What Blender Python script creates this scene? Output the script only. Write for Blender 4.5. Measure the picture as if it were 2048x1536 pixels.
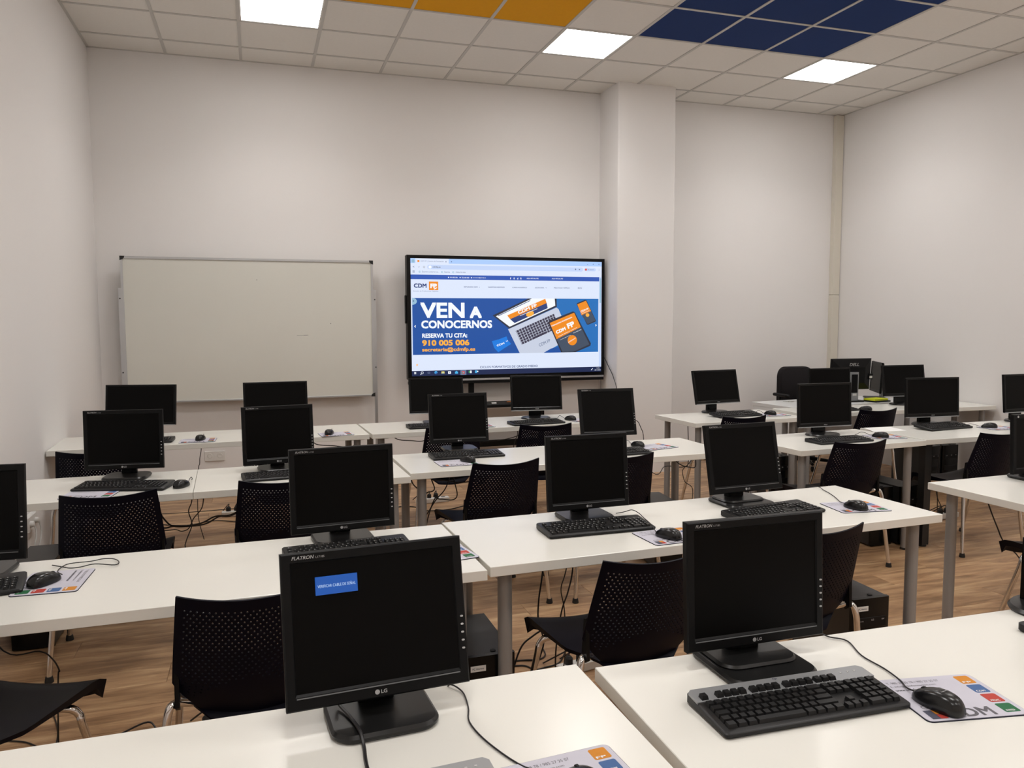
import bpy, bmesh, math, random
from mathutils import Matrix, Vector, Euler
random.seed(7)
for o in list(bpy.data.objects): bpy.data.objects.remove(o)
scene = bpy.context.scene
C = scene.collection
PI = math.pi
R = math.radians

# ------------------------------------------------------------------ camera
YAW, PIT, ROL, FPX = .3122, -.0815, -.0038, 1569.93
CAMZ = 1.53
f = Vector((math.sin(YAW)*math.cos(PIT), math.cos(YAW)*math.cos(PIT), math.sin(PIT)))
r = Vector((math.cos(YAW), -math.sin(YAW), 0)); u = r.cross(f)
r2 = r*math.cos(ROL)+u*math.sin(ROL); u2 = u*math.cos(ROL)-r*math.sin(ROL)
cam = bpy.data.cameras.new('camera'); camo = bpy.data.objects.new('camera', cam); C.objects.link(camo)
cam.sensor_fit = 'HORIZONTAL'; cam.sensor_width = 36.0; cam.lens = FPX/2048*36.0
cam.clip_start = .05; cam.clip_end = 60
camo.matrix_world = Matrix(((r2.x, u2.x, -f.x, 0), (r2.y, u2.y, -f.y, 0), (r2.z, u2.z, -f.z, CAMZ), (0, 0, 0, 1)))
scene.camera = camo
# ------------------------------------------------------------------ world, light, exposure
w = bpy.data.worlds.new('world'); scene.world = w; w.use_nodes = True
w.node_tree.nodes['Background'].inputs[0].default_value = (.8, .85, .9, 1)
w.node_tree.nodes['Background'].inputs[1].default_value = 0.0
PANEL = 12.7            # radiance of the LED panel diffusers
LAMP_W = 8.2           # directed light of each panel (prismatic diffuser, limited spread)
LAMP_SPREAD = 125
PANEL_COL = (1.0, .973, .95)
scene.view_settings.view_transform = 'Standard'; scene.view_settings.look = 'None'
scene.view_settings.exposure = 0.0; scene.view_settings.gamma = 1.0
scene.view_settings.use_curve_mapping = False

# ------------------------------------------------------------------ room dimensions
X0, X1 = -1.272, 6.252       # left and right wall
Y0, Y1 = -2.2, 7.392         # wall behind the camera, whiteboard wall
HC = CAMZ + 2.2425           # ceiling grid
ZT = .735                    # desk tops

# ------------------------------------------------------------------ materials
def s2l(c): return c/12.92 if c <= .04045 else ((c+.055)/1.055)**2.4
def rgb(*c): return tuple(s2l(v/255) for v in c)+(1,)
MATS = {}
def mat(name, col, rough=.5, metal=0, spec=.5, emit=None, es=1, noise=None, bump=None, coat=0):
    if name in MATS: return MATS[name]
    m = bpy.data.materials.new(name); m.use_nodes = True; nt = m.node_tree; b = nt.nodes['Principled BSDF']
    b.inputs['Base Color'].default_value = col; b.inputs['Roughness'].default_value = rough
    b.inputs['Metallic'].default_value = metal; b.inputs['Specular IOR Level'].default_value = spec
    if coat: b.inputs['Coat Weight'].default_value = coat; b.inputs['Coat Roughness'].default_value = .1
    if emit:
        b.inputs['Emission Color'].default_value = emit; b.inputs['Emission Strength'].default_value = es
    if noise or bump:
        tc = nt.nodes.new('ShaderNodeTexCoord')
    if noise:                                    # (scale, amount, detail)
        n = nt.nodes.new('ShaderNodeTexNoise'); n.inputs['Scale'].default_value = noise[0]; n.inputs['Detail'].default_value = noise[2]
        nt.links.new(tc.outputs['Object'], n.inputs['Vector'])
        mx = nt.nodes.new('ShaderNodeMix'); mx.data_type = 'RGBA'
        mx.inputs[6].default_value = tuple(max(0, c*(1-noise[1])) for c in col[:3])+(1,)
        mx.inputs[7].default_value = tuple(min(1, c*(1+noise[1])) for c in col[:3])+(1,)
        nt.links.new(n.outputs['Fac'], mx.inputs[0]); nt.links.new(mx.outputs[2], b.inputs['Base Color'])
    if bump:                                     # (scale, strength, distance)
        n2 = nt.nodes.new('ShaderNodeTexNoise'); n2.inputs['Scale'].default_value = bump[0]; n2.inputs['Detail'].default_value = 3
        nt.links.new(tc.outputs['Object'], n2.inputs['Vector'])
        bp = nt.nodes.new('ShaderNodeBump'); bp.inputs['Strength'].default_value = bump[1]; bp.inputs['Distance'].default_value = bump[2]
        nt.links.new(n2.outputs['Fac'], bp.inputs['Height']); nt.links.new(bp.outputs['Normal'], b.inputs['Normal'])
    MATS[name] = m
    return m
def glow(name, r_, g_, b_, k=1.0):
    c = rgb(r_, g_, b_)
    return mat(name, (0.01, .01, .01, 1), .35, emit=c, es=k)

WALL = mat('wall_paint', (.82, .80, .785, 1), .75, spec=.25, noise=(.8, .012, 3), bump=(60, .12, .002))
WALL_B = WALL
TILE = mat('ceiling_tile', (.80, .775, .73, 1), .85, spec=.2, noise=(40, .03, 4), bump=(220, .15, .001))
TILE_O = mat('ceiling_tile_orange', rgb(228, 162, 8), .8, spec=.2, noise=(30, .04, 3))
TILE_B = mat('ceiling_tile_blue', rgb(20, 50, 106), .8, spec=.2, noise=(30, .05, 3))
GRID = mat('grid_metal_shaded', (.56, .545, .515, 1), .55, spec=.4)  # white bars coloured darker, the shade along the grid lines put into the colour
DIFF = mat('panel_diffuser', (.9, .9, .9, 1), .5, emit=PANEL_COL+(1,), es=PANEL)
LAM = mat('white_laminate', (.785, .775, .72, 1), .22, spec=.45, noise=(2.2, .012, 3))
LAM2 = mat('grey_laminate', (.66, .665, .66, 1), .3, spec=.45)
LEGM = mat('leg_silver', (.30, .295, .29, 1), .42, metal=.35, spec=.5)
BLACKLEG = mat('leg_black', (.012, .012, .012, 1), .5)
CHROME = mat('chrome', (.72, .70, .68, 1), .12, metal=1)
NAVY = mat('chair_plastic', (.0020, .0021, .0075, 1), .45, spec=.12, bump=(400, .1, .0005))
RUBBER = mat('black_rubber', (.012, .012, .012, 1), .7)
BLK = mat('black_plastic', (.0042, .0042, .0045, 1), .42, spec=.17)
BLK2 = mat('black_gloss', (.0038, .0038, .0040, 1), .24, spec=.2)
BASEM = mat('black_base_plastic', (.009, .009, .009, 1), .3, spec=.4)
SCR = mat('lcd_off', (.0022, .0020, .0019, 1), .36, spec=.09)
SILV = mat('silver_plastic', (.33, .34, .35, 1), .38, metal=.4)
GREYP = mat('grey_plastic', (.16, .165, .17, 1), .45)
KEYM = mat('key_black', (.009, .009, .0095, 1), .45, spec=.32)
KBB = mat('keyboard_body', (.007, .007, .0075, 1), .42, spec=.32)
PRINT = mat('print_silver', (.42, .42, .42, 1), .4)
DOT = mat('button_mark', (.5, .5, .5, 1), .4)
MOUSEM = mat('mouse_shell', (.007, .007, .0075, 1), .25, spec=.42)
PADW = mat('pad_cloth', (.55, .54, .61, 1), .8, spec=.1, noise=(25, .03, 2))
PADE = mat('pad_rubber', (.012, .014, .03, 1), .7)
PO = mat('print_orange', rgb(200, 128, 26), .7); PB = mat('print_blue', rgb(62, 96, 146), .7)
PR = mat('print_red', rgb(176, 56, 46), .7); PG = mat('print_green', rgb(24, 98, 58), .7)
PGREY = mat('print_grey', rgb(92, 90, 96), .7); PWHITE = mat('print_white', (.8, .8, .8, 1), .7)
PDARK = mat('print_dark', rgb(70, 72, 88), .7)
CAB = mat('cable_black', (.012, .011, .012, 1), .45)
CABW = mat('cable_white', (.6, .59, .56, 1), .5)
BOARD = mat('whiteboard_enamel', (.70, .695, .635, 1), .28, spec=.5, noise=(1.6, .035, 4))
ALU = mat('aluminium', (.56, .57, .58, 1), .35, metal=.8)
WPLAST = mat('white_plastic', (.74, .73, .70, 1), .4)
CREAM = mat('cream_trunking', (.72, .68, .59, 1), .45)
FABR = mat('office_fabric', (.018, .016, .017, 1), .9, spec=.1, bump=(300, .3, .001))
LIME = mat('lime_folder', rgb(205, 215, 20), .5)
PAPER = mat('paper', (.80, .80, .78, 1), .8)
STEEL = mat('key_steel', (.5, .48, .42, 1), .3, metal=1)
TAN = mat('wooden_pointer', rgb(150, 90, 40), .5)
LABELM = mat('sticker_white', (.7, .69, .66, 1), .6)
PCM = mat('pc_case', (.020, .021, .022, 1), .38, spec=.5)

def wood():
    m = bpy.data.materials.new('oak_laminate'); m.use_nodes = True; nt = m.node_tree; N = nt.nodes; L = nt.links
    b = N['Principled BSDF']; b.inputs['Roughness'].default_value = .38; b.inputs['Specular IOR Level'].default_value = .4
    tc = N.new('ShaderNodeTexCoord'); oi = N.new('ShaderNodeObjectInfo')
    cmb = N.new('ShaderNodeCombineXYZ')
    mul = N.new('ShaderNodeMath'); mul.operation = 'MULTIPLY'; mul.inputs[1].default_value = 57.0
    L.new(oi.outputs['Random'], mul.inputs[0]); L.new(mul.outputs[0], cmb.inputs[0]); L.new(mul.outputs[0], cmb.inputs[2])
    add = N.new('ShaderNodeVectorMath'); add.operation = 'ADD'; L.new(tc.outputs['Object'], add.inputs[0]); L.new(cmb.outputs[0], add.inputs[1])
    mp = N.new('ShaderNodeMapping'); mp.inputs['Scale'].default_value = (1.5, 9.5, 1.0); L.new(add.outputs[0], mp.inputs['Vector'])
    n1 = N.new('ShaderNodeTexNoise'); n1.inputs['Scale'].default_value = 1.9; n1.inputs['Detail'].default_value = 8; n1.inputs['Roughness'].default_value = .6; n1.inputs['Distortion'].default_value = .6
    L.new(mp.outputs[0], n1.inputs['Vector'])
    cr = N.new('ShaderNodeValToRGB'); e = cr.color_ramp.elements
    e[0].position = .27; e[0].color = rgb(122, 92, 66); e[1].position = .69; e[1].color = rgb(210, 178, 138)
    x = e.new(.46); x.color = rgb(168, 132, 98); x = e.new(.58); x.color = rgb(190, 154, 116)
    L.new(n1.outputs['Fac'], cr.inputs[0])
    mp2 = N.new('ShaderNodeMapping'); mp2.inputs['Scale'].default_value = (2.0, 70.0, 1.0); L.new(add.outputs[0], mp2.inputs['Vector'])
    n2 = N.new('ShaderNodeTexNoise'); n2.inputs['Scale'].default_value = 3; n2.inputs['Detail'].default_value = 4; L.new(mp2.outputs[0], n2.inputs['Vector'])
    mx = N.new('ShaderNodeMix'); mx.data_type = 'RGBA'; mx.blend_type = 'MULTIPLY'; mx.inputs[0].default_value = .55
    cr2 = N.new('ShaderNodeValToRGB'); e2 = cr2.color_ramp.elements; e2[0].position = .3; e2[0].color = (.66, .63, .60, 1); e2[1].position = .62; e2[1].color = (1, 1, 1, 1)
    L.new(n2.outputs['Fac'], cr2.inputs[0]); L.new(cr.outputs[0], mx.inputs[6]); L.new(cr2.outputs[0], mx.inputs[7])
    # knots
    mp3 = N.new('ShaderNodeMapping'); mp3.inputs['Scale'].default_value = (1.6, 6.0, 1.0); L.new(add.outputs[0], mp3.inputs['Vector'])
    vo = N.new('ShaderNodeTexVoronoi'); vo.inputs['Scale'].default_value = 1.5; L.new(mp3.outputs[0], vo.inputs['Vector'])
    cr3 = N.new('ShaderNodeValToRGB'); e3 = cr3.color_ramp.elements; e3[0].position = .02; e3[0].color = (.28, .22, .18, 1); e3[1].position = .13; e3[1].color = (1, 1, 1, 1)
    L.new(vo.outputs['Distance'], cr3.inputs[0])
    mx3 = N.new('ShaderNodeMix'); mx3.data_type = 'RGBA'; mx3.blend_type = 'MULTIPLY'; mx3.inputs[0].default_value = .85
    L.new(mx.outputs[2], mx3.inputs[6]); L.new(cr3.outputs[0], mx3.inputs[7])
    # plank tone
    hs = N.new('ShaderNodeHueSaturation'); mr = N.new('ShaderNodeMapRange'); mr.inputs[3].default_value = .86; mr.inputs[4].default_value = 1.12
    L.new(oi.outputs['Random'], mr.inputs[0]); L.new(mr.outputs[0], hs.inputs['Value']); L.new(mx3.outputs[2], hs.inputs['Color'])
    L.new(hs.outputs[0], b.inputs['Base Color'])
    return m
WOOD = wood()
SEAM = mat('plank_seam', rgb(60, 42, 28), .8)

# ------------------------------------------------------------------ mesh helpers
class MB:
    def __init__(s): s.v = []; s.f = []; s.M = None
    def add(s, vs, fs, M=None):
        n = len(s.v)
        T = M
        for p in vs:
            p = Vector(p)
            if T is not None: p = T @ p
            s.v.append(tuple(p))
        for q in fs: s.f.append(tuple(i+n for i in q))
        return s
    def box(s, x0, x1, y0, y1, z0, z1, M=None, ch=0):
        if ch: return s.prism([(x0, y0), (x1, y0), (x1, y1), (x0, y1)], z0, z1, ch, M)
        v = [(x0, y0, z0), (x1, y0, z0), (x1, y1, z0), (x0, y1, z0), (x0, y0, z1), (x1, y0, z1), (x1, y1, z1), (x0, y1, z1)]
        return s.add(v, [(3, 2, 1, 0), (4, 5, 6, 7), (0, 1, 5, 4), (1, 2, 6, 5), (2, 3, 7, 6), (3, 0, 4, 7)], M)
    def prism(s, out, z0, z1, ch=0, M=None):
        n = len(out)
        if ch:
            cx = sum(p[0] for p in out)/n; cy = sum(p[1] for p in out)/n
            ins = inset(out, ch)
            rings = [(ins, z0), (out, z0+ch), (out, z1-ch), (ins, z1)]
        else: rings = [(out, z0), (out, z1)]
        v = []; fs = []
        for o, z in rings: v += [(p[0], p[1], z) for p in o]
        for k in range(len(rings)-1):
            for i in range(n):
                j = (i+1) % n; fs.append((k*n+i, k*n+j, (k+1)*n+j, (k+1)*n+i))
        fs.append(tuple(range(n-1, -1, -1))); fs.append(tuple((len(rings)-1)*n+i for i in range(n)))
        return s.add(v, fs, M)
    def tube(s, path, rad, seg=8, M=None, smooth=0, caps=True):
        pts = [Vector(p) for p in path]
        if smooth: pts = catmull(pts, smooth)
        v = []; fs = []; up = Vector((0, 0, 1)); prev = None
        for i, p in enumerate(pts):
            a = pts[max(0, i-1)]; b = pts[min(len(pts)-1, i+1)]; t = (b-a)
            t = t.normalized() if t.length > 1e-9 else Vector((0, 0, 1))
            if prev is None:
                q = Vector((1, 0, 0)) if abs(t.x) < .8 else Vector((0, 1, 0))
                n = (q - t*q.dot(t)).normalized()
            else:
                n = prev - t*prev.dot(t); n = n.normalized() if n.length > 1e-6 else Vector((1, 0, 0))
            prev = n; bn = t.cross(n)
            rr = rad[i] if isinstance(rad, (list, tuple)) else rad
            for k in range(seg):
                a_ = 2*PI*k/seg; v.append(tuple(p+n*math.cos(a_)*rr+bn*math.sin(a_)*rr))
        for i in range(len(pts)-1):
            for k in range(seg):
                j = (k+1) % seg; fs.append((i*seg+k, i*seg+j, (i+1)*seg+j, (i+1)*seg+k))
        if caps:
            fs.append(tuple(range(seg-1, -1, -1))); m = (len(pts)-1)*seg; fs.append(tuple(m+k for k in range(seg)))
        return s.add(v, fs, M)
    def lathe(s, prof, seg=24, M=None):
        v = []; fs = []
        for (rr, z) in prof:
            for k in range(seg): a = 2*PI*k/seg; v.append((rr*math.cos(a), rr*math.sin(a), z))
        for i in range(len(prof)-1):
            for k in range(seg):
                j = (k+1) % seg; fs.append((i*seg+k, i*seg+j, (i+1)*seg+j, (i+1)*seg+k))
        fs.append(tuple(range(seg-1, -1, -1))); m = (len(prof)-1)*seg; fs.append(tuple(m+k for k in range(seg)))
        return s.add(v, fs, M)
    def mesh(s, name, m, smooth=30):
        me = bpy.data.meshes.new(name); me.from_pydata(s.v, [], s.f); me.validate()
        bm = bmesh.new(); bm.from_mesh(me); bmesh.ops.recalc_face_normals(bm, faces=bm.faces); bm.to_mesh(me); bm.free()
        me.materials.append(m)
        if smooth:
            for p in me.polygons: p.use_smooth = True
            me.set_sharp_from_angle(angle=R(smooth))
        return me
    def flat(s, name, m):                         # no normal recalculation (print, text)
        me = bpy.data.meshes.new(name); me.from_pydata(s.v, [], s.f); me.materials.append(m); return me
    def obj(s, name, m, parent=None, smooth=30): return link(name, s.mesh(name, m, smooth), parent)
def link(name, me, parent=None):
    o = bpy.data.objects.new(name, me); C.objects.link(o)
    if parent: o.parent = parent
    return o
def inset(out, d):
    n = len(out); res = []
    for i in range(n):
        p0 = Vector(out[i-1]); p = Vector(out[i]); p1 = Vector(out[(i+1) % n])
        a = (p-p0).normalized(); b = (p1-p).normalized()
        na = Vector((-a.y, a.x)); nb = Vector((-b.y, b.x)); m = (na+nb)
        m = m.normalized() if m.length > 1e-6 else na
        k = d/max(.35, m.dot(na)); res.append((p.x+m.x*k, p.y+m.y*k))
    return res
def rrect(w, h, rad, seg=5, cx=0, cy=0):
    o = []
    for (sx, sy, a0) in ((1, -1, -90), (1, 1, 0), (-1, 1, 90), (-1, -1, 180)):
        for k in range(seg+1):
            a = R(a0+90*k/seg); o.append((cx+sx*(w/2-rad)+rad*math.cos(a), cy+sy*(h/2-rad)+rad*math.sin(a)))
    return o
def catmull(P, k):
    out = []
    for i in range(len(P)-1):
        p0 = P[max(0, i-1)]; p1 = P[i]; p2 = P[i+1]; p3 = P[min(len(P)-1, i+2)]
        for j in range(k):
            t = j/k
            out.append(.5*((2*p1)+(p2-p0)*t+(2*p0-5*p1+4*p2-p3)*t*t+(3*p1-p0-3*p2+p3)*t**3))
    out.append(P[-1]); return out
_txt = {}
def text_mesh(body, bold=0.0, shear=0.0):
    k = (body, bold, shear)
    if k not in _txt:
        cu = bpy.data.curves.new('t', 'FONT'); cu.body = body; cu.shear = shear; cu.resolution_u = 3; cu.fill_mode = 'FRONT'
        ob = bpy.data.objects.new('t', cu); C.objects.link(ob)
        me = bpy.data.meshes.new_from_object(ob)
        vs = [tuple(v.co) for v in me.vertices]; fs = [tuple(p.vertices) for p in me.polygons]
        bpy.data.objects.remove(ob); bpy.data.curves.remove(cu); bpy.data.meshes.remove(me)
        if bold:                                  # heavier strokes: a few shifted layers a hair apart
            v0, f0, n0 = vs, fs, len(vs); vs, fs = [], []
            for q, (dx, dy) in enumerate(((0, 0), (1, 1), (-1, 1), (1, -1), (-1, -1))):
                fs += [tuple(i+q*n0 for i in p) for p in f0]
                vs += [(x+dx*bold, y+dy*bold, 2e-5*q) for (x, y, _) in v0]
        xs = [v[0] for v in vs]; ys = [v[1] for v in vs]
        _txt[k] = (vs, fs, min(xs), max(xs), min(ys), max(ys))
    return _txt[k]
def put_text(mb, body, x, y, wd, ht=None, M=None, bold=0.0, shear=0.0, z=0.0, rot=0.0):
    """text filling the box whose lower left corner is x,y in the XY plane"""
    vs, fs, a, b, c, d = text_mesh(body, bold, shear)
    kx = wd/(b-a); ky = ht/(d-c) if ht else kx
    T = Matrix.Translation((x, y, z)) @ Matrix.Rotation(rot, 4, 'Z') @ Matrix.Diagonal((kx, ky, 1, 1)) @ Matrix.Translation((-a, -c, 0))
    if M is not None: T = M @ T
    mb.add(vs, fs, T)
def tag(o, label=None, cat=None, group=None, kind=None):
    if label: o['label'] = label
    if cat: o['category'] = cat
    if group: o['group'] = group
    if kind: o['kind'] = kind
    return o
def thing(name, label, cat, loc=(0, 0, 0), rz=0, group=None):
    o = bpy.data.objects.new(name, None); o.empty_display_size = .1; C.objects.link(o)
    o.location = loc; o.rotation_euler = (0, 0, R(rz)); return tag(o, label, cat, group)

# ------------------------------------------------------------------ room shell
def struct(name, mb, m, label=None): return tag(mb.obj(name, m, None, 0), label, None, None, 'structure')
floor = struct('floor', MB().box(X0-.1, X1+.1, Y0-.1, Y1+.1, -.12, -.010), SEAM, 'oak laminate plank floor')
struct('wall_back', MB().box(X0-.15, X1+.15, Y1, Y1+.15, -.12, HC+.3), WALL, 'white wall behind whiteboard and big screen')
struct('wall_left', MB().box(X0-.15, X0, Y0-.15, Y1, -.12, HC+.3), WALL, 'plain white left wall')
struct('wall_right', MB().box(X1, X1+.15, Y0-.15, Y1, -.12, HC+.3), WALL, 'plain white right wall')
struct('wall_front', MB().box(X0, X1, Y0-.15, Y0, -.12, HC+.3), WALL, 'white wall behind the camera')
struct('wall_pillar', MB().prism(rrect(3.935-3.323, .60, .012, 3, (3.935+3.323)/2, 6.962+.30), 0, HC+.02), WALL, 'square white pillar standing out of the back wall')
tr = tag(bpy.data.objects.new('trim_1', None), 'cream cable trunking running up the right back corner', None, None, 'structure'); C.objects.link(tr)
MB().box(6.150, 6.246, 7.335, 7.391, 0, 1.795, ch=.004).obj('trunking_cover', CREAM, tr)
MB().box(6.150, 6.246, 7.335, 7.391, 1.7975, HC-.002, ch=.004).obj('trunking_cover', CREAM, tr)

# planks of the floor
PL, PW = 1.29, .193
pm = MB().box(0, PL-.0012, 0, PW-.0012, -.010, 0, ch=.0012).mesh('plank', WOOD, 0)
ny = 0; yy = Y1 - .004
pl_n = 0
while yy > .35:
    yy -= PW
    off = (ny*.43) % PL
    x = X0 - off
    while x < X1:
        xa = max(x, X0+.002); xb = min(x+PL, X1-.002)
        if xb-xa > .03:
            if xa == x and xb == x+PL: o = link('plank', pm, floor)
            else:
                o = link('plank', MB().box(xa-x, xb-x-.0012, 0, PW-.0012, -.010, 0, ch=.0012).mesh('plank', WOOD, 0), floor)
            o.location = (x, yy, 0); pl_n += 1
        x += PL
    ny += 1
tag(MB().box(X0, X1, Y0, yy-.001, -.010, 0).obj('plank_field', WOOD, floor, 0), kind='stuff')

# ceiling: slab, grid, tiles
ceil = struct('ceiling', MB().box(X0-.15, X1+.15, Y0-.15, Y1+.15, HC+.12, HC+.25), TILE, 'suspended ceiling of square tiles with orange and blue blocks')
TS = .6; GX = -1.273; GY = Y1 - .3665          # first grid line off the back wall
cols = [X0]+[GX+TS*k for k in range(1, 13)]+[X1]
rows = [Y1, GY]
while rows[-1]-TS > Y0: rows.append(rows[-1]-TS)
rows.append(Y0)
LIGHTS = [(c, k) for c in (2, 6, 10) for k in (2, 6, 10, 14)]
tile_full = {}
def tile_mesh(wd, dp, m):
    key = (round(wd, 3), round(dp, 3), m.name)
    if key not in tile_full: tile_full[key] = MB().box(.010, wd-.010, .010, dp-.010, 0, .014).mesh('ceiling_tile', m, 0)
    return tile_full[key]
for k in range(len(rows)-1):
    for c in range(len(cols)-1):
        if (c, k) in LIGHTS: continue
        m = TILE
        if c in (3, 4, 5) and k in (3, 4, 5): m = TILE_O
        if c in (7, 8, 9) and k in (3, 4, 5): m = TILE_B
        o = link('ceiling_tile', tile_mesh(cols[c+1]-cols[c], rows[k]-rows[k+1], m), ceil)
        o.location = (cols[c], rows[k+1], HC+.005)
for c in range(1, len(cols)-1): MB().box(cols[c]-.012, cols[c]+.012, Y0, Y1, HC, HC+.03).obj('grid_bar', GRID, ceil, 0)
for k in range(1, len(rows)-1): MB().box(X0, X1, rows[k]-.012, rows[k]+.012, HC+.0006, HC+.03).obj('grid_bar', GRID, ceil, 0)
for nm, b in (('edge_angle', (X0, X0+.02, Y0, Y1)), ('edge_angle', (X1-.02, X1, Y0, Y1)), ('edge_angle', (X0, X1, Y1-.02, Y1)), ('edge_angle', (X0, X1, Y0, Y0+.02))):
    MB().box(*b, HC+.001, HC+.02).obj(nm, GRID, ceil, 0)
fr_m = None
LLAB = {(2, 2): 'square LED ceiling panel at the top edge above the whiteboard', (6, 2): 'square LED ceiling panel between the orange and blue tile blocks',
        (10, 2): 'square LED ceiling panel right of the blue tile block'}
for (c, k) in LIGHTS:
    x, y = cols[c], rows[k+1]
    t = thing('ceiling_light', LLAB.get((c, k), {2: 'left', 6: 'middle', 10: 'right'}[c]+' square LED panel in the '+{6: 'second', 10: 'third', 14: 'fourth'}.get(k, 'first')+' lamp row from the whiteboard wall'), 'ceiling light', (x+.3, y+.3, HC), 0, 'LED panels set in the tile ceiling')
    if fr_m is None:
        mb = MB()
        for b in ((-.288, .288, -.288, -.278), (-.288, .288, .278, .288), (-.288, -.278, -.278, .278), (.278, .288, -.278, .278)): mb.box(*b, .002, .012)
        fr_m = mb.mesh('frame', WPLAST, 0); df_m = MB().box(-.278, .278, -.278, .278, .004, .010).mesh('diffuser', DIFF, 0)
    link('frame', fr_m, t); link('diffuser', df_m, t)
    la = bpy.data.lights.new('light_source', 'AREA'); la.shape = 'SQUARE'; la.size = .55; la.energy = LAMP_W; la.color = PANEL_COL; la.spread = R(LAMP_SPREAD)
    lo = bpy.data.objects.new('light_source', la); C.objects.link(lo); lo.parent = t; lo.location = (0, 0, .0025)

# ------------------------------------------------------------------ desks
def desk(label, fl, yaw, L, D=.6, z=ZT, legs='silver', top=LAM, skip=()):
    t = thing('desk', label, 'desk', (fl[0], fl[1], 0), yaw, 'white computer desks in rows')
    MB().box(0, L, 0, D, z-.034, z, ch=.0015).obj('desktop', top, t)
    ins = .075
    for i, (x, y) in enumerate(((ins, ins), (L-ins, ins), (L-ins, D-ins), (ins, D-ins))):
        if i in skip: continue
        blk = legs == 'black'
        if blk: mb = MB().box(x-.027, x+.027, y-.027, y+.027, .012, z-.038, ch=.002); m = BLACKLEG
        else: mb = MB().lathe([(.0245, .014), (.0245, z-.040)], 20, Matrix.Translation((x, y, 0))); m = LEGM
        lg = mb.obj('leg', m, t)
        MB().lathe([(.026, 0), (.027, .004), (.026, .014)], 16, Matrix.Translation((x, y, 0))).obj('foot', RUBBER, lg)
        MB().prism(rrect(.10, .10, .02, 3, x, y), z-.040, z-.034).obj('mounting_plate', m, lg)
    return t
desk('white desk nearest the camera at the lower left', (-1.262, 1.02), 0.3, 1.945)
desk('white desk nearest the camera at the lower right with the silver and black keyboard', (.700, 1.0), -1.3, 1.99)
desk('white desk in the second row against the left wall', (-1.262, 2.312), 1.2, 1.937)
desk('white desk in the second row centre carrying two black monitors', (.692, 2.377), 2.2, 1.94)
desk('white desk in the second row cut off by the right picture edge', (3.10, 2.362), 2.0, 2.0)
cl = desk('white desk in the third row at left, top split by a seam', (-1.262, 3.857), 1.9, 1.985)
bpy.data.objects.remove([o for o in cl.children if o.name.startswith('desktop')][0])
MB().box(0, .953, 0, .6, ZT-.034, ZT, ch=.0015).obj('desktop', LAM, cl)
MB().box(.955, 1.985, 0, .6, ZT-.034, ZT, ch=.0015).obj('desktop', LAM, cl)
desk('white desk in the third row centre carrying two black monitors', (.735, 4.0), 1.2, 1.96)
desk('short white desk in the third row right with a loose white paper sheet', (3.10, 3.924), 4.2, 1.035)
desk('white desk on black square legs in the third row far right', (4.150, 4.02), -.5, 2.05, legs='black')
desk('white desk in the last row at left below the whiteboard', (-1.262, 5.43), 1.7, 1.985)
desk('white desk in the last row centre below the big screen', (.742, 5.487), 2.3, 1.99)
desk('short white desk in the last row just right of the pillar', (3.165, 5.24), 2.2, 1.045)
desk('slightly higher white desk in the last row touching the right wall', (4.240, 5.325), -1.2, 1.99, .45, .752)
td = desk('grey white teacher desk in the far right corner', (4.56, 5.872), 5.0, 1.55, .58, .735, top=LAM2)
td['group'] = 'teacher corner'
MB().box(.0, .028, .02, .56, .02, .70).obj('side_panel', LAM2, td)
MB().box(.06, 1.49, .50, .52, .30, .69).obj('modesty_panel', LAM2, td)

# ------------------------------------------------------------------ monitors
def ring(wd, ht, bl, bt, bb, th, mb=None):
    """monitor front frame, front face at y=0 towards -Y, centred; sloped inner lip"""
    mb = mb or MB()
    c = .003; lip = .005
    def rect(x0, x1, z0, z1, y): return [(x0, y, z0), (x1, y, z0), (x1, y, z1), (x0, y, z1)]
    W, Hh = wd/2, ht/2
    rings = [rect(-W+c, W-c, -Hh+c, Hh-c, th), rect(-W, W, -Hh, Hh, th-c), rect(-W, W, -Hh, Hh, c), rect(-W+c, W-c, -Hh+c, Hh-c, 0),
             rect(-W+bl, W-bl, -Hh+bb, Hh-bt, 0), rect(-W+bl+lip*.5, W-bl-lip*.5, -Hh+bb+lip, Hh-bt-lip*.5, .004)]
    v = []; fs = []
    for q in rings: v += q
    for k in range(len(rings)-1):
        for i in range(4):
            j = (i+1) % 4; fs.append((k*4+i, k*4+j, k*4+4+j, k*4+4+i))
    fs.append((0, 1, 2, 3))
    return mb.add(v, fs)
MX = Matrix.Rotation(PI/2, 4, 'X')               # XY print plane -> XZ plane facing -Y
_mc = {}
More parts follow.
